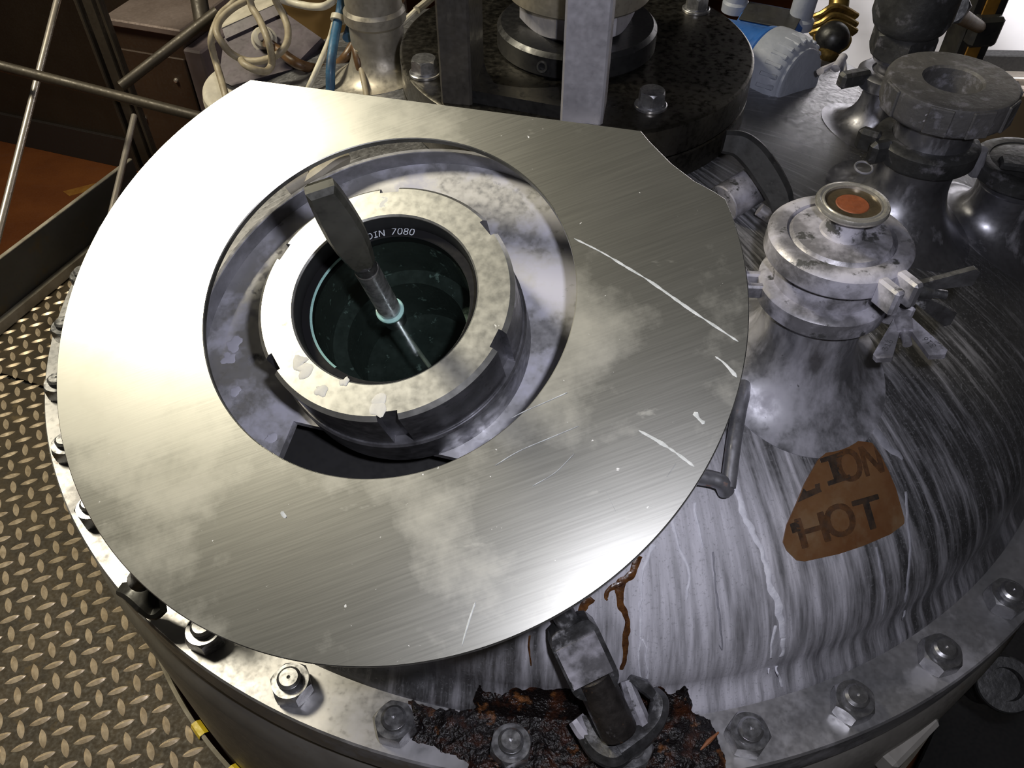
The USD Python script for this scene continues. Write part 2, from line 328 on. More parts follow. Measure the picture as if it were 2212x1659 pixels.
# lime and rust runs on the dome: thin dried crusts with edges of their own
def run(pts, w, m, name, h=.0006, seed=0, lab=None):
    p = spline(A_([[*q_, 0] for q_ in pts], float), 10)[:, :2]; L = len(p)
    t = np.gradient(p, axis=0); t /= np.linalg.norm(t, axis=1, keepdims=True); nrm = np.c_[-t[:, 1], t[:, 0]]
    ww = np.interp(np.linspace(0, 1, L), np.linspace(0, 1, len(w)), w) if np.ndim(w) else np.full(L, w)
    ww = ww * (.72 + .56 * meshkit.noise(np.c_[p / 13, np.full(L, seed)], seed)); jit = (meshkit.noise(np.c_[p / 17, np.full(L, seed + 9)], seed + 5) - .5) * ww.mean() * .6
    v = []
    for k in range(L):
        for s in (-1, -.55, 0, .55, 1):
            a = p[k] + nrm[k] * (s * ww[k] / 2 + jit[k]); base = surf(*a)
            v.append(base[0] + base[1] * (h if abs(s) < .9 and 0 < k < L - 1 else -.0002))
    f = []
    for k in range(L - 1):
        for s in range(4):
            a = k * 5 + s; f += [(a, a + 1, a + 6), (a, a + 6, a + 5)]
    me = trimesh.Trimesh(A_(v), A_(f), process=False)
    if (me.face_normals.mean(0) @ A_([0, -.5, .8])) < 0: me.invert()
    return obj(name, tm(me), m, vessel, smooth=True, label=lab)
def surf(x, y):
    p = on_dome(x, y)
    if np.hypot(p[0], p[1]) > .557:                                    # past the dome: on the foot or the flange
        p = AZ(x, y, .3775); r = np.hypot(p[0], p[1])
        if r > .573: p = AZ(x, y, .370)
        else:
            z = float(np.interp(r, [.558, .5595, .5625, .567, .573], [.398, .392, .386, .380, .370])); p = AZ(x, y, z)
        return p, A_([0, -.3, .95])
    return p, dome_n(p)
for k, (pts, w, m, nm, lab) in enumerate([
    ([(1582, 985), (1586, 1010), (1593, 1069), (1614, 1127), (1636, 1171), (1651, 1207), (1662, 1261), (1680, 1304), (1688, 1344), (1691, 1380)], [9, 11, 14, 14, 13, 13, 14, 20, 18, 12], m_lime, 'lime_run', 'widest white lime run'),
    ([(1691, 1378), (1692, 1405), (1683, 1428), (1676, 1445), (1684, 1468), (1690, 1490)], [10, 9, 8, 6, 6, 5], m_lime, 'lime_run', None),
    ([(1676, 1350), (1668, 1390), (1664, 1425), (1660, 1455)], [7, 6, 5, 3], m_lime, 'lime_run', None),
    ([(1448, 1100), (1458, 1150), (1466, 1184), (1483, 1221), (1489, 1250), (1483, 1298)], [12, 9, 8, 8, 8, 4], m_lime, 'lime_run', None),
    ([(1412, 1175), (1398, 1205), (1386, 1240), (1385, 1290), (1384, 1334), (1384, 1380)], [12, 8, 6, 6, 7, 6], m_lime, 'lime_run', None),
    ([(1384, 1375), (1381, 1400), (1380, 1440), (1386, 1476)], [5, 5, 5, 6], m_lime, 'lime_run', None),
    ([(1387, 1380), (1396, 1402), (1393, 1425), (1400, 1451), (1395, 1478)], [5, 5, 4, 5, 6], m_lime, 'lime_run', None),
    ([(1500, 1085), (1504, 1120), (1513, 1160), (1518, 1185)], [8, 6, 5, 4], m_lime, 'lime_run', None),
    ([(1540, 1190), (1545, 1260), (1554, 1330), (1560, 1400), (1552, 1392)], [5, 4, 5, 4, 2], m_limeg, 'lime_run', 'thin grey lime run'),
    ([(1828, 830), (1836, 862), (1857, 890), (1893, 934), (1926, 970), (1953, 990)], [12, 16, 20, 20, 16, 6], m_limeg, 'lime_run', None),
    ([(1745, 880), (1770, 893), (1810, 940), (1822, 948)], [12, 10, 10, 6], m_limeg, 'lime_run', None),
    ([(1955, 1060), (1962, 1130), (1966, 1190), (1958, 1290), (1950, 1340)], [6, 7, 6, 7, 4], m_limeg, 'lime_run', None),
    ([(1893, 1180), (1903, 1230), (1910, 1280), (1905, 1330)], [5, 6, 5, 3], m_limeg, 'lime_run', None),
    ([(1382, 1200), (1368, 1235), (1345, 1262), (1343, 1300), (1352, 1330), (1354, 1380), (1347, 1420), (1343, 1448)], [16, 20, 22, 16, 15, 14, 12, 8], m_rust, 'rust_run', 'brown rust run'),
    ([(1345, 1255), (1318, 1275), (1308, 1290), (1311, 1298)], [16, 12, 9, 5], m_rust, 'rust_run', None),
    ([(1278, 1290), (1262, 1310), (1258, 1335), (1248, 1345)], [16, 22, 18, 8], m_rust, 'rust_run', None),
    ([(1145, 1372), (1143, 1400), (1147, 1440)], [6, 5, 3], m_rust, 'rust_run', None)]):
    run(pts, w, m, nm, seed=k + 3, lab=lab)

# nozzles drawn out of the dome
def nozzle(cx_, cy_, rn, ztop, rb, name='nozzle', m=m_neck, lab=None, hole=.75):
    """neck of radius rn with a flare of radius rb that runs out into the dome"""
    n, v, ts = 64, [], np.linspace(0, 1, 16); a = np.linspace(0, 2 * math.pi, n, endpoint=False)
    rows = [(rb, 1.0, -.001)]
    for t in ts:
        ro = rb - (rb - rn) * math.sin(t * math.pi / 2); rows.append((ro, 1 - t, (rb - rn) * 1.15 * (1 - math.cos(t * math.pi / 2)) + .0005))
    vs = []
    for ro, w, hgt in rows:
        x, y = cx_ + ro * np.cos(a), cy_ + ro * np.sin(a); zz = zd(np.hypot(x, y)); zc = zd(np.hypot(cx_, cy_))
        vs.append(np.c_[x, y, zz * w + (1 - w) * (.5 * zz + .5 * zc) + hgt])
    for ro, z in ((rn, ztop), (rn * hole, ztop), (rn * hole, ztop - .05)):
        vs.append(np.c_[cx_ + ro * np.cos(a), cy_ + ro * np.sin(a), np.full(n, z)])
    f = []
    for i_ in range(len(vs) - 1):
        for j_ in range(n):
            k_ = (j_ + 1) % n; f += [(i_ * n + j_, i_ * n + k_, (i_ + 1) * n + k_), (i_ * n + j_, (i_ + 1) * n + k_, (i_ + 1) * n + j_)]
    return obj(name, (np.vstack(vs), A_(f)), m, vessel, smooth=40, label=lab)
NA, NB, NC, ND = (.1717, -.3442), (.3145, -.150), (.433, -.1251), (.3259, -.0131)
nozzle(*NA, .0385, .628, .078, lab='front nozzle, whitened with scale')
nozzle(*NB, .0335, .640, .075, m=m_neck2)
nozzle(*NC, .034, .588, .064, m=m_neck2)
nozzle(*ND, .022, .632, .056, m=m_neck2)
m_palesteel = mat('pale_steel', (.42, .39, .33), (.32, .29, .24), metallic=.6, rough=.42, scale=24)
nozzle(-.215, .085, .030, .655, .06, m=m_palesteel)

obj('agitator_pad', lathe([(.165, .585), (.165, .6035), (.163, .6045), (.05, .6045)], 96), m_dome_pad, vessel)
# manhole neck, tilted with the dome
PN = A_([-.1344, -.3774, 1.0]); PN /= np.linalg.norm(PN)
P0 = A_([-.14667959, -.41188152, .68338536])
E1 = np.cross(PN, [0, 0, 1]); E1 /= np.linalg.norm(E1); E1 *= np.sign(E1[0]); E2 = np.cross(PN, E1)
def PF(u=0, v=0, off=0):
    m = np.eye(4); m[:3, 0], m[:3, 1], m[:3, 2], m[:3, 3] = E1, E2, PN, P0 + u * E1 + v * E2 + off * PN; return m
CU, CV = -.0040, .0008                                                # the sight glass's place on the plate
obj('manhole_neck', T(lathe([(.150, -.22), (.150, -.100), (.157, -.097), (.157, -.0845), (.140, -.0845), (.140, -.12), (.0001, -.12)], 96), PF(CU, CV)), m_dark, vessel)

# label stuck on the dome
OUT = [(1842, 952), (1882, 957), (1900, 983), (1918, 1019), (1933, 1055), (1951, 1120), (1951, 1131), (1922, 1153), (1864, 1178), (1810, 1196), (1737, 1212), (1719, 1210), (1698, 1189), (1690, 1171), (1698, 1134), (1719, 1087), (1737, 1044), (1766, 993), (1795, 968)]
lab = thing('hot_caution_label', 'amber brown caution label reading HOT on the dome below the front nozzle', 'label')
def sheet_on_dome(poly, off, th_, step=6):
    """a thin sheet with this outline (in the photograph's frame) laid on the dome"""
    poly = Polygon(poly).buffer(0)
    t = trimesh.creation.triangulate_polygon(poly.segmentize(step), engine='earcut') if False else None
    ms = []
    x0, y0, x1, y1 = poly.bounds
    polys = [poly] if poly.geom_type == 'Polygon' else list(poly.geoms)
    for g in polys:
        cells = []
        for xx in np.arange(x0, x1, step * 2):
            for yy in np.arange(y0, y1, step * 2):
                c = g.intersection(sbox(xx, yy, xx + step * 2, yy + step * 2))
                cells += [h_ for h_ in getattr(c, 'geoms', [c]) if h_.geom_type == 'Polygon' and h_.area > .05]
        for c in cells:
            v2, f2 = trimesh.creation.triangulate_polygon(c, engine='earcut')
            if len(v2): ms.append((np.c_[v2, np.zeros(len(v2))], f2))
    v, f = join(*ms); pt = A_([on_dome(a, b, off) for a, b, _ in v])
    mesh = trimesh.Trimesh(pt, f, process=False); mesh.merge_vertices(digits_vertex=6)
    fn = mesh.face_normals; mesh.faces[fn[:, 2] < 0] = mesh.faces[fn[:, 2] < 0][:, ::-1]
    # edge wall down to the dome
    e = mesh.edges_sorted; u_, c_ = np.unique(e, axis=0, return_counts=True); be = {tuple(x) for x in u_[c_ == 1]}
    bot = mesh.vertices - A_([dome_n(p) for p in mesh.vertices]) * (th_)
    nv = len(mesh.vertices); walls = []
    for fa in mesh.faces:
        for k in range(3):
            a, b = fa[k], fa[(k + 1) % 3]
            if tuple(sorted((a, b))) in be: walls += [(a, nv + a, nv + b), (a, nv + b, b)]
    return (np.vstack([mesh.vertices, bot]), np.vstack([mesh.faces, A_(walls)]) if walls else mesh.faces)
smooth_out = list(Polygon(OUT).buffer(-6).buffer(6, quad_segs=4).exterior.coords)
obj('backing', sheet_on_dome(smooth_out, .0013, .0015), m_amber, lab, smooth=False)
LB = Polygon(smooth_out).buffer(-1.5)
def letters(text, x0, y0, h, ang, m, name, stretch=1.0, clip=None, bold=True, gap=None):
    tmesh = meshkit.text_mesh(text, h, .001, bold=bold)
    sec = trimesh.Trimesh(tmesh.vertices, tmesh.faces)
    top = sec.vertices[:, 2] > .0005
    polys = [Polygon(sec.vertices[fa][:, :2]) for fa in sec.faces if top[fa].all()]
    from shapely import union_all, affinity
    p = union_all(polys).buffer(.02)
    p = affinity.scale(p, stretch, -1, origin=(0, 0)); p = affinity.rotate(p, ang, origin=(0, 0)); p = affinity.translate(p, x0, y0)
    p = p.intersection(LB)
    if clip is not None: p = p.intersection(clip)
    if p.area > 2: obj(name, sheet_on_dome(p, .0017, .0004), m, lab, smooth=False)
letters('H', 1722, 1186, 62, -16, m_inkfade, 'letter', 1.25)
letters('O', 1784, 1166, 66, -16, m_inkfade, 'letter', 1.05)
letters('T', 1850, 1150, 66, -16, m_ink, 'letter', 1.1)
letters('I', 1782, 1050, 58, -18, m_ink, 'letter', 1.6)
letters('O', 1812, 1046, 66, -17, m_inkfade, 'letter', .85)
letters('N', 1862, 1030, 62, -15, m_inkfade, 'letter', .8)
for pl in ([(1722, 1085), (1773, 1062), (1766, 1052), (1740, 1062), (1728, 1050), (1718, 1072)], [(1704, 1132), (1722, 1125), (1727, 1146), (1710, 1152)], [(1784, 1112), (1788, 1103), (1792, 1104), (1789, 1115)], [(1758, 1047), (1768, 1044), (1770, 1058), (1760, 1060)]):
    g = Polygon(pl).intersection(LB)
    if g.area > 2: obj('ink_patch', sheet_on_dome(g, .0017, .0004), m_ink, lab, smooth=False)

# ------------------------------------------------------------------ flange bolts (40 on the circle, those the photograph could show)
def bolt_parts(root, af, hn, rs, hs, washer=False, stud=True):
    if stud:
        obj('hex_nut', hexprism(af, hn), m_nut, root, smooth=25)
        p = [(0, hs - .0014), (.0013, hs - .0002), (.0015, hs), (rs - .0022, hs), (rs, hs - .0018)]
        z = hs - .0022
        while z > hn - .002: p += [(rs, z), (rs - .0009, z - .0011)]; z -= .0022
        obj('stud', lathe([(max(a, 1e-5), b) for a, b in p][::-1], 32), m_nut, root, smooth=30)
    else:
        obj('washer', lathe([(.004, 0), (rs * 1.95, 0), (rs * 2.0, .0006), (rs * 2.0, .0024), (rs * 1.9, .003), (.004, .003)], 40, close=True), m_nut, root)
        obj('bolt_head', T(hexprism(af, hn), frame((0, 0, .003), (0, 0, 1))), m_nut, root, smooth=25)
RB, A0, DA = .9646 * .62, -2.1520, 2 * math.pi / 40
LBL = {0: 'steel flange nut half tucked under the lower left edge of the shield plate', 1: 'steel flange nut with a rusty right side, clear of the plate at lower left',
       2: 'steel flange nut just left of the burnt crust', 3: 'steel flange nut standing inside the burnt crust, left of the swing clamp', 4: 'flange nut mostly hidden beneath the wings of the front swing clamp',
       5: 'steel flange nut just right of the burnt crust', 6: 'second steel flange nut to the right of the burnt crust', 7: 'third steel flange nut to the right of the burnt crust, in dim light',
       8: 'flange nut cut by the right edge of the photo', -2: 'flange nut showing only a bright sliver above the black curled clamp wing', -3: 'flange nut at far left, lowest of the five lined along the plate edge',
       -4: 'flange nut at the leftmost point of the flange', -5: 'flange nut at left, third from bottom along the plate edge', -6: 'flange nut at left, beside the end of the toe board',
       -7: 'topmost bright flange nut peeking past the left plate edge'}
for k in range(9, 32): LBL[k] = 'flange nut behind the dome or past the right photo edge'
first = None
for k in sorted(LBL, key=abs):
    a = A0 + DA * k; loc = (RB * math.cos(a), RB * math.sin(a), FZ); rz = rng.uniform(0, 1.05)
    if first is None:
        first = thing('flange_nut', LBL[k], 'nut', 'nuts on the vessel flange', loc, rz); bolt_parts(first, .030, .0175, .0098, .0245)
    else: dup(first, LBL[k], loc, rz, 'nuts behind the dome' if k > 8 else None)

# ------------------------------------------------------------------ manhole cover, sight glass, shield plate
cover = thing('manhole_cover', 'scaled round steel manhole cover seen through the hole of the shield plate', 'cover')
CO = -.076
floor_poly = Point(0, 0).buffer(.1645, quad_segs=32).difference(Polygon([(-.063, -.0815), (.30, -.0615), (.30, -.3), (-.059, -.3)])).difference(Point(0, 0).buffer(.056, quad_segs=32))
obj('cover_plate', T(extr(floor_poly, .008, -.008), PF(CU, CV, CO)), m_cover, cover, smooth=30)
obj('rim', T(lathe([(.1630, .0), (.1665, .0), (.1665, .0145), (.166, .015), (.1635, .015), (.1630, .0145)], 120, a0=math.radians(-20), a1=math.radians(232), close=True), PF(CU, CV, CO)), m_wall, cover)

sg = thing('sight_glass', 'round glass window held by a slotted bright steel ring nut', 'sight glass')
ro, ri, hr = .0878, .0627, .046
prof2 = m3.CrossSection([[(ri, 0), (.080, 0), (.080, -.012), (ro, -.012), (ro, -.0025)][::-1] if False else [(ri, -hr), (ro - .001, -hr), (ro, -hr + .001), (ro, -.003), (ro - .003, 0), (ri + .0012, 0), (ri, -.0012)]])
nutm = prof2.revolve(160)
for a in (109, 170, -130, -67, -7, 53):
    c = m3.Manifold.cube((.010, .0135, .2), True).translate((ro - .0005, 0, 0)).rotate((0, 0, a)); nutm = nutm - c
# a stepped collar below
nv_, nf_ = mf(nutm)
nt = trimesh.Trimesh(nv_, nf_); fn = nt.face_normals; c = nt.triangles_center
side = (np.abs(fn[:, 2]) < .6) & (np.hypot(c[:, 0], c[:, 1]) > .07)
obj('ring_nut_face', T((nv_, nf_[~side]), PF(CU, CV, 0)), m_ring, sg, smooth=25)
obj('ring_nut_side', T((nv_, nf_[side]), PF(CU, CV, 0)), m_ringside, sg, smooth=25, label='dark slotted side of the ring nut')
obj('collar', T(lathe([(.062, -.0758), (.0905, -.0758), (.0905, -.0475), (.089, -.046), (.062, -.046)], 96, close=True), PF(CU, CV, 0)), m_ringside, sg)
seal = obj('seal', T(lathe([(.0555, -.0245), (.0627, -.0245), (.0627, -.0016), (.0622, -.0012), (.0616, -.0142), (.0560, -.0145), (.0555, -.0150)], 96, close=True), PF(CU, CV, 0)), m_seal, sg, label='black seal ring')
obj('glass', T(lathe([(.0001, -.0155), (.0556, -.0155)], 96), PF(CU, CV, 0)), glass, sg, smooth=False)
obj('glass_rim', T(lathe([(.0546, -.0154), (.0552, -.0148), (.0558, -.0143), (.0562, -.0145)], 96, math.radians(150), math.radians(250)), PF(CU, CV, 0)), m_glassedge, sg)
obj('chamber', T(lathe([(.0553, -.022), (.0553, -.062), (.0450, -.064), (.0450, -.116), (.0001, -.116)], 64), PF(CU, CV, 0)), mat('chamber_steel', (.10, .11, .105), (.05, .06, .057), metallic=.6, rough=.35, scale=30, layers=[((.16, .19, .18), 120, .60, .66, S1, False, None)]), sg)
# lettering on the seal
ps = []
for ch, a in zip('DIN 7080', np.linspace(125.5, 95.5, 8)):
    if ch == ' ': continue
    t = meshkit.text_mesh(ch, .0052, .0003); w = t.bounds[1, 0] + t.bounds[0, 0]; t.apply_translation([-w / 2, 0, 0])
    ar = math.radians(a); m = np.eye(4); m[:3, 0] = (math.sin(ar), -math.cos(ar), 0); m[:3, 1] = (math.cos(ar), math.sin(ar), 0); m[:3, 3] = (.0566 * math.cos(ar), .0566 * math.sin(ar), -.0145)
    ps.append(T(tm(t), m))
obj('lettering', T(join(*ps), PF(CU, CV, 0)), m_white, seal, smooth=False, label='white letters DIN 7080')

wip = thing('wiper_handle', 'steel spindle with flat black grip standing on the sight glass', 'handle')
def WF(off): return PF(CU + .0015, CV - .0028, off)
obj('spindle', T(lathe([(.0001, -.03), (.0078, -.03), (.0078, .0405), (.0072, .0415), (.0058, .0415), (.0058, .05), (.0001, .05)], 32), WF(0)), m_rod, wip)
obj('seal_ring', T(lathe([(.0078, -.0156), (.0096, -.0156), (.0098, -.0142), (.0092, -.0132), (.0078, -.0130)], 40), WF(0)), m_glassedge, wip, label='pale green ring at the glass')
obj('grip_neck', T(lathe([(.0001, .0400), (.0068, .0400), (.0074, .0425), (.0066, .0465), (.0070, .049), (.0001, .051)], 28), WF(0)), m_handcol, wip)
gp = Polygon([(x_, .0465 + (y_ - .046) * 1.13) for x_, y_ in [(-.0060, .046), (-.0085, .052), (-.0105, .066), (-.0112, .080), (-.0105, .096), (-.0092, .110), (-.0082, .1175), (.0078, .1175), (.0092, .110), (.0105, .096), (.0112, .080), (.0105, .066), (.0085, .052), (.0060, .046)]])
gm = trimesh.creation.extrude_polygon(gp.buffer(-.0012).buffer(.0012), .0095, engine='earcut'); gm.apply_translation([0, 0, -.00475])
g2 = mf(m3.Manifold.hull_points(np.vstack([np.c_[A_(gp.exterior.coords), np.full(len(gp.exterior.coords), s * .0024)] for s in (-1, 1)] + [np.c_[A_(gp.buffer(-.0022).exterior.coords), np.full(len(gp.buffer(-.0022).exterior.coords), s * .0056)] for s in (-1, 1)])))
ga = math.radians(35); gx = math.cos(ga) * E1 + math.sin(ga) * E2
mg = np.eye(4); mg[:3, 0], mg[:3, 1], mg[:3, 2], mg[:3, 3] = gx, PN, np.cross(gx, PN), WF(0)[:3, 3]
obj('grip', T(g2, mg), m_handle, wip, smooth=25, label='flat black lens-shaped grip')
obj('wiper_arm', bar(WF(-.027)[:3, 3], PF(.035, -.030, -.030)[:3, 3], .0016), m_ferrule, wip)

shield = thing('shield_plate', 'large D-shaped brushed steel plate with a round hole over the manhole', 'plate')
a = np.radians(np.linspace(0, 360, 361)[:-1]); circ_poly = Polygon(np.c_[.232 * np.cos(a), .232 * np.sin(a)])
keep = Polygon([(-.40, .137), (-.1753, .1505), (.1262, .168), (.1345, .1605), (.1535, .1460), (.1717, .1358), (.1855, .1308), (.1940, .1268), (.4, .0), (.4, -.5), (-.5, -.5), (-.5, .1)])
pp = circ_poly.intersection(keep).difference(Point(-.0032, .0026).buffer(.1266, quad_segs=64))
def bevel_plate(poly, t, c):
    a_, b_ = extr(poly.buffer(-c), t), extr(poly, t - 2 * c, c)
    return a_, b_
ex = A_(pp.exterior.segmentize(.004).coords)[:-1]; ho = A_(pp.interiors[0].coords)[:-1]
def plate_mesh(ex, ho, t, c):
    """flat plate with chamfered edges: the faces inset by c"""
    pin = Polygon(ex, [ho]).buffer(-c)
    top = extr(pin, .0001, 0)
    v2, f2 = trimesh.creation.triangulate_polygon(pin, engine='earcut')
    k = len(v2); vs = np.vstack([np.c_[v2, np.zeros(k)], np.c_[v2, np.full(k, -t)]]); fs = np.vstack([f2, f2[:, ::-1] + k])
    n2 = np.cross(vs[f2[0][1]] - vs[f2[0][0]], vs[f2[0][2]] - vs[f2[0][0]])[2]
    if n2 < 0: fs = fs[:, ::-1]
    parts = [(vs, fs)]
    for ring, s in ((A_(pin.exterior.coords)[:-1], 1), (A_(pin.interiors[0].coords)[:-1], -1)):
        tng = np.roll(ring, -1, 0) - np.roll(ring, 1, 0); nn = np.c_[tng[:, 1], -tng[:, 0]]; nn /= np.linalg.norm(nn, axis=1, keepdims=True)
        area = Polygon(ring).exterior.is_ccw; nn = nn * (1 if area else -1) * s; out = ring + nn * c; L = len(ring)
        rows = np.vstack([np.c_[ring, np.zeros(L)], np.c_[out, np.full(L, -c)], np.c_[out, np.full(L, -t + c)], np.c_[ring, np.full(L, -t)]])
        f = []
        for r_ in range(3):
            for j_ in range(L):
                k_ = (j_ + 1) % L; f += [(r_ * L + j_, r_ * L + k_, (r_ + 1) * L + k_), (r_ * L + j_, (r_ + 1) * L + k_, (r_ + 1) * L + j_)]
        f = A_(f)
        if area == (s > 0): f = f[:, ::-1]
        parts.append((rows, f))
    return join(*parts)
obj('plate', T(plate_mesh(ex, ho, .005, .0006), PF()), m_plate, shield, smooth=20)
for a in (-25, -75, -118):
    ar = math.radians(a)
    obj('standoff', T(lathe([(.0001, -.076), (.006, -.076), (.006, -.0048), (.0001, -.0048)], 16), PF(CU + .150 * math.cos(ar), CV + .150 * math.sin(ar))), m_rod, shield)
# long scratches and dried splashes on the plate
def scratch(pts, w, m=m_white, nm='scratch'):
    q = [];
    for x, y in spline(A_([[*z, 0] for z in pts], float), 5)[:, :2]:
        d = ray(x, y); t = ((P0 - CAM) @ PN) / (d @ PN); q.append(CAM + d * t)
    q = A_(q); sc = .55 * w * (.25 + 1.2 * meshkit.noise(q * 260, 3)); t = np.gradient(q, axis=0); x = np.cross(PN, t); x /= np.linalg.norm(x, axis=1, keepdims=True)
    L = len(q); sc[0] = sc[-1] = w * .1
    v = np.vstack([q + x * sc[:, None] + PN * .00005, q + PN * .0004, q - x * sc[:, None] + PN * .00005]); f = []
    for k in range(L - 1):
        for b in (0, L): f += [(b + k, b + L + k, b + L + k + 1), (b + k, b + L + k + 1, b + k + 1)]
    f = A_(f); me = trimesh.Trimesh(v, f, process=False)
    if me.face_normals.mean(0) @ PN < 0: me.invert()
    obj(nm, tm(me), m, shield, smooth=True)
m_scr = mat('dried_splash', (.50, .52, .53), (.34, .36, .36), rough=.6, scale=200)
for pts, w in [([(1240, 515), (1300, 545), (1350, 575), (1400, 605), (1450, 640), (1500, 675), (1550, 708), (1595, 738)], .0016), ([(1380, 930), (1420, 952), (1460, 978), (1500, 1008)], .0022),
               ([(1545, 770), (1565, 785), (1592, 815)], .0018), ([(1225, 848), (1180, 868), (1140, 885), (1105, 903)], .0007), ([(1027, 1300), (1015, 1335), (1003, 1375), (998, 1395)], .0009),
               ([(1250, 920), (1190, 945), (1120, 975), (1070, 1005)], .0005), ([(1460, 1000), (1440, 1030)], .0004), ([(1500, 890), (1510, 905), (1522, 915)], .0028), ([(1308, 1060), (1330, 1105)], .0010),
               ([(1240, 980), (1200, 1020), (1150, 1050)], .0004), ([(608, 1105), (612, 1112), (618, 1118)], .0022)]:
    scratch(pts, w, m_scr, 'splash_mark')

# pan-side residue blobs on the ring nut
def blob(u, v, off, r, seed, par, m):
    a = np.linspace(0, 2 * math.pi, 20, endpoint=False); rad = r * (.45 + 1.1 * meshkit.noise(np.c_[np.cos(a) * 1.7, np.sin(a) * 1.7, np.full(20, seed * 3.1)], seed))
    ring = np.c_[u + rad * np.cos(a), v + rad * np.sin(a)]
    vs = np.vstack([np.c_[ring, np.full(20, .0001)], np.c_[u + .8 * rad * np.cos(a), v + .8 * rad * np.sin(a), np.full(20, .0006)], [[u, v, .0007]]]); f = []
    for j_ in range(20):
        k_ = (j_ + 1) % 20; f += [(j_, k_, 20 + k_), (j_, 20 + k_, 20 + j_), (20 + j_, 20 + k_, 40)]
    obj('residue_spot', T((vs, A_(f)), PF(0, 0, off)), m, par, smooth=40)
m_spot = mat('pale_residue', (.60, .59, .53), (.50, .49, .45), rough=.6, scale=90)
def LP(x, y, off):
    d = ray(x, y); P = P0 + off * PN; t = ((P - CAM) @ PN) / (d @ PN); q = CAM + d * t - P; return q @ E1, q @ E2
for s, (x, y, r) in enumerate([(648, 782, .0045), (655, 800, .005), (693, 842, .0045), (745, 825, .003), (820, 862, .0045), (816, 884, .005)]):
    blob(*LP(x, y, 0), 0, r, s, sg, m_spot)
for s, (x, y, r) in enumerate([(505, 745, .006), (495, 775, .005), (510, 845, .004), (585, 945, .004)]):
    blob(*LP(x, y, CO), CO, r, s + 20, cover, mat(f'lime_spot_{s}', (.46, .46, .54), rough=.7) if s == 0 else UsdShade.Material.Get(stage, '/World/Looks/lime_spot_0'))

# ------------------------------------------------------------------ swing clamps round the manhole
def sweep_bar(pts, w, t, up, n=8, taper=None):
    p = spline(pts, n); L = len(p); s = None
    if taper is not None: s = np.interp(np.linspace(0, 1, L), np.linspace(0, 1, len(taper)), taper)
    return sweep(p, rrect(w, t, min(w, t) * .3), up, s)
c1 = thing('front_swing_clamp', 'blackened steel swing clamp folded down over the burnt crust', 'clamp')
q0, q1 = AD(1200, 1290, .60), AZ(1352, 1612, .408)
ax = (q1 - q0) / np.linalg.norm(q1 - q0); L = np.linalg.norm(q1 - q0)
face = CAM - (q0 + q1) / 2; side_v = np.cross(ax, face); side_v /= np.linalg.norm(side_v); top_v = np.cross(side_v, ax)
if top_v @ face < 0: top_v, side_v = -top_v, -side_v
def CF(d, s=0, t=0):
    m = np.eye(4); m[:3, 0], m[:3, 1], m[:3, 2], m[:3, 3] = side_v, ax, np.cross(side_v, ax), q0 + d * ax + s * side_v + t * top_v
    return m
sg_t = 1 if np.cross(side_v, ax) @ top_v > 0 else -1
obj('eye_bolt', sweep([q0 - .03 * ax, q0, q0 + .05 * ax], circ(.0085, 20), top_v), m_limeda, c1)
yk = Polygon([(-.0185, .020), (-.0150, .012), (-.010, .010), (.010, .010), (.0150, .012), (.0185, .020), (.0185, .056)] + [(.0185 * math.cos(t), .056 + .0150 * math.sin(t)) for t in np.linspace(.1, math.pi - .1, 14)] + [(-.0185, .056)])
yoke = obj('yoke', T(extr(yk.buffer(-.001).buffer(.001), .018, -.009), CF(.011)), m_limeda, c1, smooth=25)
obj('yoke_plate', T(extr(sbox(-.0150, .0215, .0165, .0545), .0022), CF(.011, 0, 0) @ np.diag([1, 1, sg_t, 1.0]) @ np.block([[np.eye(3), A_([[0], [0], [.009]])], [np.zeros((1, 3)), 1]])), m_limed, yoke, smooth=False, label='flat grey plate on the yoke')
slv = obj('sleeve', T(lathe([(.0001, 0), (.0135, 0), (.0145, .001), (.0145, .050), (.0135, .052), (.0001, .052)], 32), frame(q0 + .066 * ax, ax)), m_burntsteel if 'm_burntsteel' in globals() else mat('burnt_steel', (.07, .062, .058), (.03, .027, .026), metallic=.6, rough=.4, scale=60, layers=[((.20, .09, .035), 50, .60, .70, S1, False, None), ((.26, .26, .28), 55, .62, .74, S1, False, None)], bump=.3), c1)
def W(*p): return [AZ(x, y, z) for x, y, z in p]
obj('wing', sweep_bar(W((1262, 1548, .402), (1268, 1582, .400), (1292, 1616, .399), (1325, 1630, .400), (1352, 1615, .402)), .018, .015, (0, 0, 1), taper=[.7, .9, 1, 1.1, 1]), m_limeda, slv)
obj('wing', sweep_bar(W((1335, 1622, .402), (1365, 1600, .404), (1395, 1578, .407), (1418, 1550, .410), (1424, 1515, .414), (1408, 1490, .416)), .018, .016, (0, 0, 1), taper=[1.1, 1.15, 1, .85, .8, .5]), m_limeda, slv)
obj('wing', sweep_bar(W((1352, 1470, .425), (1364, 1505, .420), (1378, 1540, .414), (1392, 1572, .408)), .012, .012, (0, 0, 1), taper=[.8, 1, 1.1, 1]), m_limed, slv)
obj('wing', sweep_bar(W((1244, 1552, .404), (1262, 1578, .401), (1284, 1602, .399)), .015, .010, (.6, 0, .8), taper=[1, 1.1, .8]), m_limed, slv)
obj('wing', sweep_bar(W((1360, 1465, .428), (1390, 1482, .424), (1408, 1500, .418)), .010, .010, (0, 0, 1), taper=[.6, 1, .8]), m_limeda, slv)

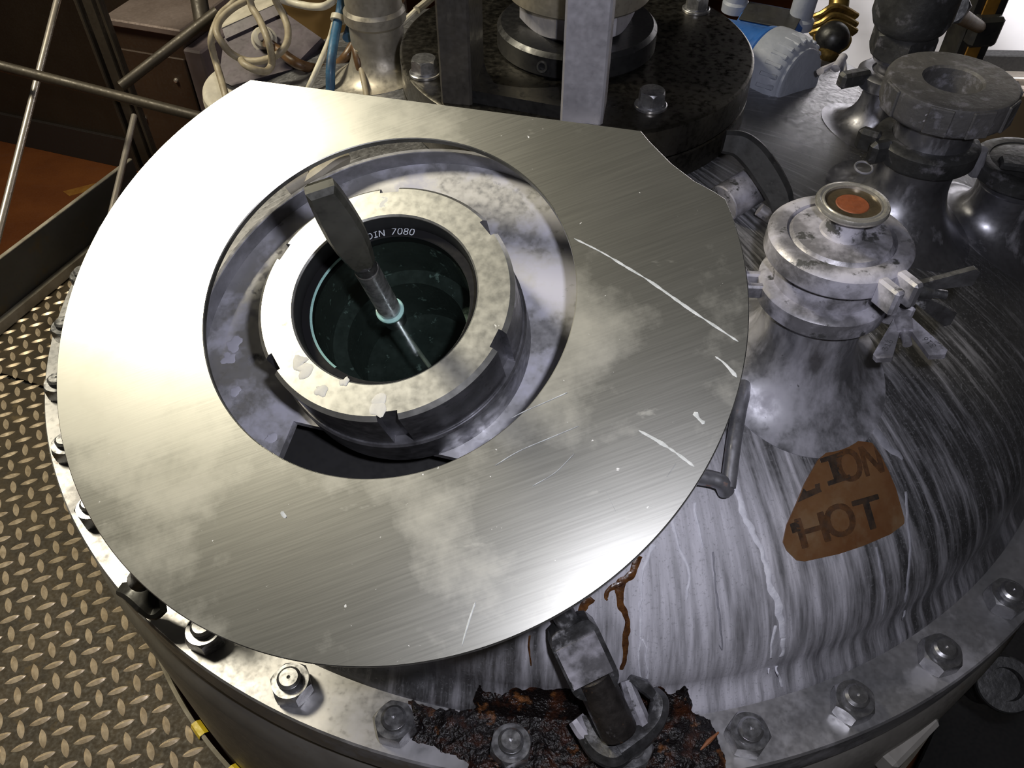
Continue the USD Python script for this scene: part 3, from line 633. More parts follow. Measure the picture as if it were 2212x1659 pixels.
m_wing = mat('blackened_wing', (.03, .03, .03), (.014, .014, .014), metallic=.1, rough=.5, scale=30, layers=[((.20, .20, .20), 30, .58, .72, S1, False, None)], bump=.08)
c2 = thing('right_swing_clamp', 'limed swing clamp with a curved dark wing beside the cut corner of the plate', 'clamp')
dpt = .735
obj('sleeve', T(lathe([(.0001, 0), (.0165, 0), (.0175, .001), (.0175, .043), (.0165, .044), (.0001, .044)], 36), frame(AD(1562, 440, dpt + .022), AD(1645, 390, dpt + .034) - AD(1562, 440, dpt + .022))), m_limed, c2)
obj('wing', sweep_bar([AD(1563, 306, dpt), AD(1598, 312, dpt), AD(1630, 338, dpt - .002), (AD(1660, 380, dpt - .002)), AD(1684, 425, dpt), AD(1694, 468, dpt + .003)], .023, .011, -ray(1640, 380) + .15 * RGT - .35 * UPV, taper=[.85, 1, 1.1, 1.1, 1, .7]), m_wing, c2, label='curved black-stained wing')
obj('eye_bolt', bar(AD(1640, 452, dpt + .01), AD(1672, 474, dpt + .012), .006), m_limed, c2)

c3 = thing('left_swing_clamp', 'black curled clamp wing showing under the lower left plate edge', 'clamp')
obj('wing', sweep_bar(W((262, 1272, .400), (290, 1278, .405), (318, 1300, .402), (335, 1316, .398), (352, 1306, .402)), .020, .010, (0, 0, 1), taper=[.6, 1, 1.1, .9, .8]), m_black, c3)
obj('eye_bolt', bar(AZ(300, 1255, .42), AZ(370, 1180, .47), .010), m_limeda, c3)
c4 = thing('rear_swing_clamp', 'pale swing clamp wing glimpsed through the upper gap of the plate hole', 'clamp')
dq = .79
obj('sleeve', bar(AD(620, 405, dq), AD(668, 372, dq), .013), m_pale, c4)
obj('wing', sweep_bar([AD(655, 400, dq), AD(690, 378, dq - .005), AD(725, 352, dq - .005), AD(752, 340, dq)], .020, .012, UPV, taper=[.8, 1, 1, .6]), m_pale, c4)

hr_ = thing('bail_rod', 'bent rusty steel rod hanging below the right plate edge', 'rod')
obj('rod', tube([on_dome(1600, 838, .006), on_dome(1592, 868, .012), on_dome(1583, 900, .014), on_dome(1570, 970, .015), on_dome(1559, 1045, .016), on_dome(1557, 1058, .016)], .0058, 14, 6), mat('rusty_rod', (.40, .40, .43), (.25, .25, .27), metallic=.7, rough=.42, scale=50, layers=[((.26, .10, .035), 55, .58, .68, S1, False, None)]), hr_)
obj('elbow', tube([on_dome(1490, 1038, .020), on_dome(1520, 1042, .019), on_dome(1542, 1050, .018), on_dome(1557, 1066, .012)], .0064, 14, 6), UsdShade.Material.Get(stage, '/World/Looks/rusty_rod'), hr_)

# ------------------------------------------------------------------ tri-clamp fittings
def clampring(cx_, cy_, zc, rout, par, m, h=.017, name='clamp_band'):
    p = [(rout - .012, -h * .5), (rout - .002, -h * .5), (rout, -h * .38), (rout, h * .30), (rout - .003, h * .45), (rout - .008, h * .5), (rout - .013, h * .47), (rout - .014, h * .3)]
    return obj(name, T(lathe(p, 72, close=True), frame((cx_, cy_, zc), (0, 0, 1))), m, par, smooth=40)
def wingnut(par, at, d, wing, m, size=1.0, mark=None):
    """bolt with a wing nut: at, bolt direction d, wing plane direction"""
    d = A_(d, float); d /= np.linalg.norm(d); wing = A_(wing, float); wing -= d * (wing @ d); wing /= np.linalg.norm(wing); at = A_(at)
    obj('bolt', bar(at - .012 * d, at + .022 * size * d, .0033 * size), m, par)
    fr = np.eye(4); fr[:3, 0], fr[:3, 1], fr[:3, 2], fr[:3, 3] = wing, d, np.cross(wing, d), at
    poly = Polygon([(.002, 0), (.006, 0), (.0235, .031), (.0220, .034), (.0125, .034), (.0050, .012), (.002, .010)])
    nut = obj('wing_nut', T(lathe([(.0001, 0), (.0068 * size, 0), (.0060 * size, .011 * size), (.0001, .011 * size)], 20), frame(at, d)), m, par)
    for s in (1, -1):
        pl = Polygon([(x * s * size, y * size) for x, y in poly.exterior.coords])
        obj('wing', T(extr(pl.buffer(.0008), .005 * size, -.0025 * size), fr), m, nut, smooth=20)
        if mark:      # the grade stamped on each wing
            up = 1 if fr[:3, 2] @ (CAM - at) > 0 else -1; t = meshkit.text_mesh(mark, .0042, .0003); t.apply_translation([-t.bounds[1, 0] / 2, -.0021, 0])
            yv = A_([-s * .4, .92, 0]) if s > 0 else A_([.4, .92, 0]); yv = A_([s * .52, .85, 0]); xv = np.cross(yv, [0, 0, up]); q = np.eye(4)
            q[:3, 0], q[:3, 1], q[:3, 2], q[:3, 3] = -yv, xv if up > 0 else xv, (0, 0, up), (s * .0138 * size, .0235 * size, up * .0024 * size)
            if np.linalg.det(q[:3, :3]) < 0: q[:3, 1] *= -1
            obj('stamped_mark', T(T(tm(t), q), fr), m_stamp, nut, smooth=False)
fa = thing('clamped_reducer', 'limed steel reducer stacked on the front nozzle with an orange plug', 'reducer')
AX, AY = NA
def AL(prof, name, m, n=72, lab=None): return obj(name, T(lathe(prof, n), frame((AX, AY, 0), (0, 0, 1))), m, fa, label=lab)
AL([(.0350, .628), (.0395, .634), (.0395, .668), (.036, .672)], 'spool', m_limed)
AL([(.0001, .690), (.015, .690), (.0165, .688), (.020, .6885), (.0345, .6865), (.0360, .684), (.040, .680), (.040, .672), (.020, .672)], 'reducer_cap', m_limed)
AL([(.0165, .6875), (.0135, .693), (.0128, .700), (.0135, .706), (.0175, .709)], 'reducer_neck', m_limed)
AL([(.0170, .7085), (.0245, .7085), (.0252, .7095), (.0252, .7115), (.0245, .7128), (.0225, .7132), (.0208, .7122), (.0200, .7128), (.0192, .7128), (.0190, .7105)], 'ferrule', m_ferrule, lab='bright steel ferrule rim')
AL([(.0115, .7108), (.0192, .7110)], 'ferrule_recess', m_ferruledark)
AL([(.0001, .7112), (.0108, .7112), (.0116, .7106)], 'plug', m_redplug, lab='orange brown plug')
cu = thing('upper_tri_clamp', 'limed clamp band around the reducer cap, holding the long wing nut', 'clamp')
clampring(AX, AY, .676, .0515, cu, m_limed, .020)
cl = thing('lower_tri_clamp', 'limed clamp band where the front nozzle meets its spool, wing nut hanging down', 'clamp')
clampring(AX, AY, .634, .0490, cl, m_limed, .019)
def hingepair(par, z, ang_, r, m):
    ca, sa = math.cos(ang_), math.sin(ang_)
    for s in (-1, 1):
        obj('hinge_link', T(cbox(.020, .0065, .012, .0015), frame((AX + (r + .005) * ca - s * .007 * sa, AY + (r + .005) * sa + s * .007 * ca, z), (0, 0, 1), (ca, sa, 0))), m, par)
        obj('hinge_pin', T(lathe([(.0001, .006), (.003, .0055), (.003, -.007), (.0001, -.007)], 14), frame((AX + (r + .011) * ca - s * .007 * sa, AY + (r + .011) * sa + s * .007 * ca, z + .003), (0, 0, 1))), m, par)
hingepair(cl, .635, math.radians(176), .050, m_limed)
# wing-nut lugs of both clamps, toward the right front
for par, z, r, ang_ in ((cu, .676, .0515, math.radians(-63)), (cl, .634, .049, math.radians(-20))):
    ca, sa = math.cos(ang_), math.sin(ang_)
    for s in (-1, 1):
        obj('lug', T(cbox(.019, .0085, .021, .002), frame((AX + (r + .007) * ca - s * .0085 * sa, AY + (r + .007) * sa + s * .0085 * ca, z - .001), (0, 0, 1), (ca, sa, 0))), m_limed, par)
def lugpos(r, z, deg, t): a = math.radians(deg); return A_([AX + r * math.cos(a) - t * math.sin(a), AY + r * math.sin(a) + t * math.cos(a), z])
wingnut(cu, lugpos(.061, .673, -63, .015), (1, -.10, -.10), (-.02, .12, 1), m_limeda, .98)
wingnut(cl, lugpos(.060, .631, -20, -.014), (-.12, -1, -.12), (1, -.1, .25), m_limed, 1.0, '316')

fb = thing('grey_ring_coupling', 'thick dark grey ring with a large bore on the rear right nozzle', 'coupling')
BX, BY = NB
RBZ = .7035
rgp = obj('ring', T(lathe([(.0240, -.027), (.052, -.027), (.0540, -.025), (.0550, -.022), (.0550, -.004), (.0535, -.001), (.051, 0), (.0260, 0), (.0240, -.002)], 96, close=True), frame((BX + .001, BY, RBZ), (0, 0, 1))), m_plastic, fb)
for a in np.radians([-118, -82, -46, -10, 30, 190]):
    obj('rib', T(cbox(.003, .020, .024, .001), frame((BX + .001 + .0545 * math.cos(a), BY + .0545 * math.sin(a), RBZ - .0135), (0, 0, 1), (math.cos(a), math.sin(a), 0))), m_plastic, rgp)
ta = math.radians(-128); tx = meshkit.text_mesh('2', .0075, .0005); tx.apply_translation([-tx.bounds[1, 0] / 2, -.004, 0])
q = np.eye(4); q[:3, 0], q[:3, 1], q[:3, 2] = (-math.sin(ta), math.cos(ta), 0), (0, 0, 1), (math.cos(ta), math.sin(ta), 0); q[:3, 3] = A_([BX + .001 + .0551 * math.cos(ta), BY + .0551 * math.sin(ta), RBZ - .012])
obj('raised_figure', T(tm(tx), q), mat('worn_figure', (.30, .29, .32), rough=.6), rgp, smooth=False)
obj('bore', T(lathe([(.0001, -.0265), (.0245, -.0265), (.0245, -.024)], 48), frame((BX + .001, BY, RBZ), (0, 0, 1))), m_dark, fb)
obj('spigot', T(lathe([(.0330, .640), (.0340, .650), (.0340, .6785)], 48), frame((BX + .002, BY, 0), (0, 0, 1))), m_neck2, fb)
fbc = thing('rear_tri_clamp', 'black dirty clamp band below the thick grey ring', 'clamp')
clampring(BX, BY, .640, .0455, fbc, m_darkiron, .020)
for s in (0, 1):
    obj('lug', T(cbox(.022, .012, .022, .004), frame((BX - .046 - .004 * s, BY - .012 + .02 * s, .640), (0, 0, 1), (1, .3 - s, 0))), m_darkiron, fbc)
obj('ring_pull', T(lathe([(.008 + .0011 * math.cos(t), .0011 * math.sin(t)) for t in np.linspace(0, 2 * math.pi, 8, endpoint=False)], 24, close=True), frame(AD(1866, 362, .765), FWD * -.3 + A_([0, 0, 1]))), m_neck, fbc)
fc = thing('capped_nozzle_clamp', 'dark clamp and cap on the far right nozzle, cut by the photo edge', 'clamp')
CX, CY = NC
obj('ferrule', T(lathe([(.034, .580), (.036, .583), (.036, .590), (.032, .592)], 48), frame((CX, CY, 0), (0, 0, 1))), m_neck2, fc)
clampring(CX, CY, .600, .047, fc, m_darkiron, .016)
obj('cap', T(lathe([(.0001, .610), (.020, .609), (.036, .606), (.038, .600), (.03, .597)], 48), frame((CX, CY, 0), (0, 0, 1))), m_darkiron, fc)
obj('hinge_bolt', bar((CX - .052, CY - .004, .622), (CX - .046, CY - .002, .594), .006), m_neck, fc)
obj('lever', T(cbox(.07, .016, .008, .002), frame((CX + .0, CY - .020, .613), (0, 0, 1), (1, -.25, 0))), m_darkiron, fc)

# safety valve on the back nozzle
fd = thing('relief_valve', 'dark hexagonal valve on the small back nozzle', 'valve')
DX, DY = ND
def DLa(prof, name, m, n=48): return obj(name, T(lathe(prof, n), frame((DX, DY, 0), (0, 0, 1))), m, fd)
DLa([(.022, .6325), (.0235, .634), (.0235, .640), (.017, .643), (.017, .652), (.0235, .655), (.0235, .660), (.016, .662)], 'ferrule', m_neck2)
obj('hex', T(hexprism(.056, .026), frame((DX, DY, .661), (0, 0, 1), (1, .35, 0))), m_darkiron, fd, smooth=25)
DLa([(.0001, .686), (.030, .686), (.034, .690), (.038, .700), (.038, .735), (.0345, .738), (.0345, .82), (.0001, .82)], 'bonnet', m_darkiron)
obj('outlet_pipe', bar((DX + .030, DY + .004, .706), AD(2116, 58, 1.36), .0095), m_amberpost, fd)
obj('outlet_nut', T(hexprism(.030, .022), frame((DX + .038, DY + .006, .7055), AD(2116, 58, 1.36) - A_([DX + .030, DY + .004, .706]))), m_darkiron, fd, smooth=25)
fdc = thing('back_tri_clamp', 'grey clamp with a stubby wing nut on the back nozzle', 'clamp')
clampring(DX, DY, .636, .0335, fdc, m_neck2, .016)
obj('lug', T(cbox(.034, .013, .016, .003), frame((DX - .042, DY - .010, .640), (0, 0, 1), (1, .35, 0))), m_darkiron, fdc)
obj('bolt', bar(AD(1822, 122, .875), AD(1805, 148, .868), .0045), m_limed, fdc)
for pa, pb in (((1822, 134), (1822, 176)), ((1806, 136), (1772, 154))):
    obj('wing', sweep_bar([AD(*pa, .875), AD((pa[0] + pb[0]) / 2, (pa[1] + pb[1]) / 2, .873), AD(*pb, .872)], .011, .005, RGT if pa[0] == pb[0] else UPV, taper=[.7, 1, 1.3]), m_limed, fdc)

# ------------------------------------------------------------------ agitator drive on the vessel's axis
ag = thing('agitator_stand', 'heavy steel agitator stand with bolted round base and upright posts', 'agitator')
AGZ = .665
obj('base_flange', lathe([(.06, AGZ), (.1755, AGZ), (.1787, AGZ - .002), (.1787, AGZ - .030), (.1775, AGZ - .0315), (.06, AGZ - .0315)], 120), m_agf if 'm_agf' in globals() else mat('agitator_flange', (.15, .14, .12), (.09, .085, .075), metallic=.98, rough=.34, scale=14, layers=[((.22, .20, .16), 40, .72, .9, S1, False, None)]), ag)
obj('lower_flange', lathe([(.1775, AGZ - .0325), (.1787, AGZ - .034), (.1787, AGZ - .058), (.1765, AGZ - .060), (.06, AGZ - .060)], 120), UsdShade.Material.Get(stage, '/World/Looks/agitator_flange'), ag)
ev, fv = A_([.985, -.17, 0]), A_([.17, .985, 0])
m_post = mat('post_steel', (.52, .51, .55), (.40, .39, .42), metallic=.5, rough=.42, scale=26, layers=[((.14, .13, .13), 30, .58, .72, (1, 1, .3), False, None)])
m_pd = mat('dark_post_steel', (.13, .12, .105), (.085, .08, .075), metallic=.7, rough=.42, scale=26, layers=[((.20, .18, .14), 40, .58, .72, (1, 1, .3), False, None)])
def post(u0, u1, v0, dep, mm, nm='post'):
    c = ev * (u0 + u1) / 2 + fv * (v0 + dep / 2)
    obj(nm, T(cbox(u1 - u0, dep, .36, .002), frame((c[0], c[1], AGZ + .178), (0, 0, 1), ev)), mm, ag, smooth=25)
post(-.108, -.079, -.140, .060, m_pd); post(.0040, .0420, -.154, .046, m_post)
yb = Polygon([(-.079, -.135), (.0045, -.150), (.0045, -.112)] + [(.0045 - .0835 * t, -.112 + .0 - .010 * math.sin(math.pi * t)) for t in np.linspace(.05, .8, 8)] + [(-.074, -.095), (-.079, -.080)])
obj('base_web', T(extr(yb, .014), np.block([[np.c_[ev, fv, [0, 0, 1]], A_([[0], [0], [AGZ - .002]])], [np.zeros((1, 3)), 1]])), m_blackpaint, ag, smooth=25)
cp = thing('shaft_coupling', 'steel shaft coupling with a clamp block between the agitator posts', 'coupling')
obj('seal_housing', lathe([(.0001, AGZ), (.078, AGZ), (.080, AGZ + .002), (.080, AGZ + .020), (.076, AGZ + .024), (.050, AGZ + .024)], 72), m_blackpaint, cp)
obj('hex_body', T(hexprism(.100, .040), frame((0, 0, AGZ + .024), (0, 0, 1), (1, .1, 0))), m_post, cp, smooth=25)
obj('drum', lathe([(.05, AGZ + .052), (.068, AGZ + .052), (.070, AGZ + .054), (.070, AGZ + .12), (.0001, AGZ + .12)], 72), m_ringcp if 'm_ringcp' in globals() else mat('drum_steel', (.42, .38, .30), (.30, .28, .24), metallic=.7, rough=.4, scale=20), cp)
bc = AD(1096, 92, .905)
blk = obj('clamp_block', T(cbox(.026, .016, .038, .0015), frame(bc, (0.0, 0, 1), ev)), m_brassblock if 'm_brassblock' in globals() else mat('clamp_block_steel', (.26, .24, .20), (.18, .165, .14), metallic=.7, rough=.4, scale=40), cp, smooth=25)
for px_, py_ in ((1106, 76), (1106, 113)):
    c = AD(px_, py_, .893); fr = frame(c, -fv + A_([.2, 0, .25]))
    obj('socket_screw', T(lathe([(.0025, -.002), (.0028, .004), (.0055, .005), (.0062, .004), (.0062, -.006)], 24), fr), m_nut, blk)
obj('set_screw', T(lathe([(.0001, -.001), (.003, -.001), (.0036, .002), (.0055, .002), (.006, -.002)], 20), frame(A_([-.036, -.072, AGZ + .011]), (-.45, -.9, .3))), m_darkiron, cp)
ab = None
for k, (pos, lb) in enumerate([((-.1489, -.0646), 'bright hex bolt on the agitator base, left of the posts'), ((.0616, -.1264), 'hex bolt on the agitator base, in shade right of the pale post'), ((.1342, .0799), 'hex bolt on the agitator base near the blue transmitter')]):
    if ab is None:
        ab = thing('agitator_bolt', lb, 'bolt', 'bolts of the agitator base', (*pos, AGZ), .35); bolt_parts(ab, .022, .013, .0075, 0, stud=False)
    else: dup(ab, lb, (*pos, AGZ), .55 + k)

# ------------------------------------------------------------------ blue transmitter
tr = thing('blue_transmitter', 'blue instrument housing with a grey ribbed screw cap behind the agitator', 'transmitter')
axd = -FWD * .56 + RGT * .66 - UPV * .50; axd /= np.linalg.norm(axd); tc = AD(1722, 184, .93)
fx = frame(tc, axd, UPV)
def TL(prof, nm, m, n=72, lab=None): return obj(nm, T(lathe(prof, n), fx), m, tr, label=lab)
n_ = 72; a_ = np.linspace(0, 2 * math.pi, n_, endpoint=False)
capp = TL([(.0001, .004), (.036, .004), (.0395, .0025), (.0405, 0), (.0445, -.002), (.0495, -.010), (.0515, -.026), (.0525, -.034), (.0525, -.042), (.049, -.044)], 'cap', m_greycap, lab='grey ribbed screw cap')
for a in np.linspace(0, 2 * math.pi, 26, endpoint=False):
    o_ = A_([.0480 * math.cos(a), .0480 * math.sin(a), -.012]); obj('cap_rib', T(T(cbox(.004, .0055, .020, .0012), frame(o_, (-.2 * math.cos(a), -.2 * math.sin(a), 1), (math.cos(a), math.sin(a), 0))), fx), m_greycap, capp)
TL([(.0485, -.044), (.0505, -.046), (.0505, -.052), (.0475, -.056), (.0460, -.075), (.043, -.12), (.030, -.128), (.0001, -.128)], 'housing', m_blue)
hb_ = AD(1662, 62, .985)
obj('terminal_top', T(cbox(.075, .060, .030, .006), frame(hb_, A_([-.05, -.1, 1]), A_([.9, -.45, 0]))), m_blue, tr, smooth=25)
obj('nameplate', T(cbox(.066, .042, .0016, .0004), frame(hb_ + A_([-.002, -.003, .0165]), A_([-.05, -.1, 1]), A_([.9, -.45, 0]))), m_black, tr, smooth=25)
gl = AD(1728, 40, .975)
obj('gland', T(join(lathe([(.012, -.012), (.017, -.010), (.017, .0), (.0135, .003), (.0135, .03), (.0001, .03)], 24)), frame(gl, (0.05, 0, 1))), m_greycap, tr)
obj('gland', T(lathe([(.012, -.012), (.016, -.010), (.016, .0), (.0135, .003), (.0135, .03), (.0001, .03)], 24), frame(AD(1590, 5, 1.0), (0.0, 0, 1))), m_greycap, tr)
obj('stem', bar(fx[:3, 3] - .085 * axd, A_([.235, .10, float(zd(.255)) + .018]), .016), m_neck2, tr)

bv = thing('brass_valve', 'brass lobed valve handle with a round black gauge between transmitter and relief valve', 'valve')
bd = 1.06
obj('gauge', T(tm(trimesh.creation.icosphere(3, .0215)), frame(AD(1797, 84, bd - .01), (0, 0, 1))), m_blackpaint, bv, smooth=True)
obj('gauge_rim', T(lathe([(.0215, -.003), (.024, -.001), (.024, .003), (.0215, .004)], 40), frame(AD(1797, 84, bd - .006), -FWD + .5 * UPV)), m_brass, bv)
obj('body', tube([AD(1775, 128, bd), AD(1790, 110, bd + .02), AD(1800, 70, bd + .03), AD(1812, 10, bd + .03), AD(1815, -40, bd + .03)], .013, 16), m_brass, bv)
for y_, w_ in ((26, 1.0), (44, .9), (58, .8)):
    obj('handle_lobe', sweep_bar([AD(1752, y_ + 14, bd), AD(1775, y_ + 6, bd - .01), AD(1798, y_ - 8, bd - .015), AD(1822, y_ - 2, bd - .01), AD(1846, y_ + 12, bd)], .014 * w_, .007, UPV), m_brass, bv)
obj('foot', tube([AD(1770, 122, bd - .01), AD(1790, 118, bd - .01), AD(1800, 128, bd)], .010, 12), m_brass, bv)
obj('stem', bar(AD(1790, 118, bd), AD(1790, 118, bd) - A_([0, 0, AD(1790, 118, bd)[2] - .42]), .008), m_darkiron, bv)

# ------------------------------------------------------------------ burnt crust on the flange
CR = [(882, 1513), (910, 1522), (940, 1530), (985, 1534), (1020, 1527), (1040, 1506), (1066, 1512), (1100, 1512), (1150, 1496), (1185, 1490), (1225, 1499), (1262, 1505), (1330, 1492), (1400, 1495), (1438, 1520), (1470, 1508), (1500, 1535), (1530, 1552), (1545, 1580), (1560, 1612), (1566, 1659), (1540, 1690), (1000, 1690), (1010, 1650), (985, 1630), (950, 1628), (930, 1600), (900, 1605), (878, 1600), (898, 1570), (890, 1540)]
crp = Polygon(CR).buffer(0)
res = .0013
c_xy = A_([AZ(x, y, .372)[:2] for x, y in CR]); cpoly = Polygon(c_xy).buffer(0).intersection(Point(0, 0).buffer(.6185, quad_segs=90))
x0, y0, x1, y1 = cpoly.bounds
gx_, gy_ = np.meshgrid(np.arange(x0 - .008, x1 + .008, res), np.arange(y0 - .008, y1 + .008, res), indexing='ij')
from shapely import contains_xy, distance, points as spoints
dist0 = distance(spoints(np.c_[gx_.ravel(), gy_.ravel()]), cpoly.exterior).reshape(gx_.shape); dist0 = np.where(contains_xy(cpoly, gx_, gy_), dist0, -dist0)
dist = dist0 + .009 * (meshkit.fbm(np.stack([gx_ * 130, gy_ * 130, gx_ * 0], -1), 4, 11) - .5); ins = (dist > -.0012) & (np.hypot(gx_, gy_) < .619)
nz = meshkit.fbm(np.stack([gx_ * 70, gy_ * 70, gx_ * 0], -1), 4, 3); nb = meshkit.fbm(np.stack([gx_ * 300, gy_ * 300, gx_ * 0], -1), 3, 8)
hgt = np.clip(dist / .006, -.15, 1) * (.0008 + .0075 * np.clip(nz - .34, 0, 1) + .0028 * nb); r_ = np.hypot(gx_, gy_)
base = np.where(r_ < .573, np.interp(r_, [.553, .558, .5595, .5625, .567, .573], [.402, .398, .392, .386, .380, .370]), .370)
Vc = np.stack([gx_, gy_, base + hgt - .0002], -1).reshape(-1, 3); NX, NY = gx_.shape; idx = np.arange(NX * NY).reshape(NX, NY)
cell = ins[:-1, :-1] & ins[1:, :-1] & ins[:-1, 1:] & ins[1:, 1:]
a1, b1, c1_, d1 = idx[:-1, :-1][cell], idx[1:, :-1][cell], idx[1:, 1:][cell], idx[:-1, 1:][cell]
cm = trimesh.Trimesh(Vc, np.vstack([np.c_[a1, b1, c1_], np.c_[a1, c1_, d1]]), process=False); cm.remove_unreferenced_vertices()
tag(obj('burnt_crust', tm(cm), m_burnt, smooth=True), 'black and rust-brown burnt residue crusted on the front of the flange', 'residue', kind='stuff')
sp = obj('wood_splinter', sweep([AZ(1513, 1620, .379), AZ(1530, 1602, .381), AZ(1552, 1582, .380)], circ(.0019, 6), (0, 0, 1), [.3, 1, .4]), mat('wood', (.30, .11, .04), rough=.6)); tag(sp, 'small reddish wood splinter lying on the right end of the burnt crust', 'splinter')

# ------------------------------------------------------------------ platform of tread plate, with its lugs
pf = thing('tread_plate_platform', 'dirty diamond tread plate platform left of the vessel', 'platform')
e0, e1_ = AZ(0, 712, 0)[:2], AZ(190, 555, 0)[:2]                       # foot of the toe board
dirn = (e1_ - e0) / np.linalg.norm(e1_ - e0)
pl = Polygon([e0 - dirn * .6, e0 + dirn * .42, (-.62, .66), (-.2, .66), (-.2, -1.6), (-1.6, -1.6)]).difference(Point(0, 0).buffer(.632, quad_segs=90))
gap = Polygon([AZ(-40, 792, 0)[:2], AZ(95, 834, 0)[:2], AZ(97, 841, 0)[:2], AZ(-40, 801, 0)[:2]])
obj('deck', extr(pl.difference(gap), .006, -.006), m_tread, pf, smooth=20)
obj('deck_joint', extr(gap.buffer(.004), .004, -.0115), m_dark, pf, smooth=20)
obj('opening_curb', lathe([(.632, -.02), (.632, .004), (.6345, .006), (.637, .004), (.637, -.003)], 200), m_toeedge, pf)
def lug_mesh(Lg=.0265, w=.0090, h=.0026):
    n = 6; xs = np.linspace(-1, 1, 2 * n + 1); v, f = [], []
    for x in xs:
        ww = w / 2 * (1 - x * x) ** .8; v += [(x * Lg / 2, -ww, 0), (x * Lg / 2, 0, h * (1 - x * x) ** .6), (x * Lg / 2, ww, 0)]
    for k in range(2 * n):
        a = 3 * k; f += [(a, a + 3, a + 4), (a, a + 4, a + 1), (a + 1, a + 4, a + 5), (a + 1, a + 5, a + 2)]
    return (A_(v), A_(f))
LG = lug_mesh()
# the lug lattice, fixed by two neighbouring rows of the photograph
o_ = AZ(73.5, 1115.2, 0)[:2]; ua = AZ(113, 1129, 0)[:2] - o_; ub = (AZ(80.5, 1167.5, 0)[:2] - o_) / 2
inner = pl.buffer(-.010); far = []; lugs = []
for i_ in range(-40, 40):
    for j_ in range(-60, 60):
        c = o_ + ua * i_ + ub * j_ + (ua * -.02 if j_ % 2 else 0)
        if not (-1.25 < c[0] < -.3 and -1.1 < c[1] < .45) or not inner.contains(Point(c)): continue
        q = A_([*c, 0]) - CAM; dz = q @ FWD; px_, py_ = 1106 + FPX * (q @ RGT) / dz, 829.5 - FPX * (q @ UPV) / dz
        if -60 < px_ < 600 and 500 < py_ < 1720: lugs.append((dz, c, j_ % 2))
lugs.sort(key=lambda x: x[0])
dA, dB = AZ(55.6, 1125.3, 0) - AZ(25.3, 1135.4, 0), AZ(79.2, 1128.6, 0) - AZ(75.8, 1108.4, 0)
angA, angB = math.atan2(dA[1], dA[0]), math.atan2(dB[1], dB[0])
for k, (dz, c, par) in enumerate(lugs):
    a = (angA if par else angB) + rng.normal(0, .03); me = T(LG, frame((c[0], c[1], -.0001), (0, 0, 1), (math.cos(a), math.sin(a), 0)))
    if k < 300: obj('tread_lug', me, m_lug, pf, smooth=40)
    else: far.append(me)
if far: obj('far_tread_lugs', join(*far), m_lug, pf, smooth=40, kind='stuff')
tb = thing('toe_board', 'black steel toe board along the back edge of the platform', 'toe board')
nrm_ = A_([-dirn[1], dirn[0]]); TBH = .112
def tbx(s0, s1, z0, z1, t, nm, m, off=0):
    c = e0 + dirn * (s0 + s1) / 2 + nrm_ * (off + t / 2); obj(nm, T(cbox(s1 - s0, t, z1 - z0, .0008), frame((c[0], c[1], (z0 + z1) / 2), (0, 0, 1), (*dirn, 0))), m, tb, smooth=25)
tbx(-.6, .42, .0005, TBH, .008, 'board', m_toe); tbx(-.6, .42, TBH, TBH + .003, .008, 'top_edge', m_toeedge); tbx(-.6, .36, .0005, .022, .012, 'foot_strip', m_toeedge, -.013)
for k, (a_0, a_1, lb) in enumerate([(223.4, 225.3, 'upper yellow tape patch on the curb between platform and vessel'), (230.4, 238, 'lower yellow tape patch by the bottom photo edge')]):
    tp = obj('yellow_tape_patch', lathe([(.6262, -.020), (.6265, .002), (.631, .0065), (.6375, .0068), (.640, .001)], 14, math.radians(a_0), math.radians(a_1)), m_yellow); tag(tp, lb, 'tape')

# ------------------------------------------------------------------ rails, cabinet and wall at the upper left
RDp = 1.45
hr2 = thing('guard_rail', 'dull steel guard rail tube running along the back of the platform', 'rail')
obj('tube', bar(AD(-120, 112, RDp - .02), AD(560, 285, RDp + .02), .0092), m_rail, hr2)
pt = thing('rail_post', 'dull square rail post with ridged faces at upper left', 'post')
for (xa, xb, off, nm) in ((160, 262, 0, 'flange_strip'), (185, 285, .004, 'post_body'), (208, 303, 0, 'flange_strip')):
    top, bot = AD(xa - 7, -40, RDp + .05 + off), AD(xb + 8, 385, RDp + .25 + off)
    bot = A_([top[0], top[1], 0]) + (A_([0, 0, -.35])); obj(nm, sweep([top + A_([0, 0, .3]), (top + bot) / 2, bot], rrect(.020 if nm == 'post_body' else .008, .02, .002), (0, 1, 0)), m_rail, pt, smooth=25)
br = thing('bright_brace', 'thin bright steel brace slanting behind the guard rail', 'brace')
obj('tube', bar(AD(134, -40, RDp + .10), AD(-20, 570, RDp - .05), .0062), m_pole, br)
br2 = thing('short_bright_brace', 'short bright tube between guard rail and toe board', 'brace')
obj('tube', bar(AD(290, 250, RDp + .14), AD(236, 480, RDp + .02), .0058), m_pole, br2)
dg = thing('diagonal_brace', 'dark diagonal brace rising from the post toward the cables', 'brace')
obj('tube', bar(AD(262, 186, RDp + .1), AD(470, 24, RDp + .1), .0098), m_rail, dg)
obj('upright', bar(AD(440, 60, RDp + .13), AD(420, -60, RDp + .13), .016), m_rail, dg)

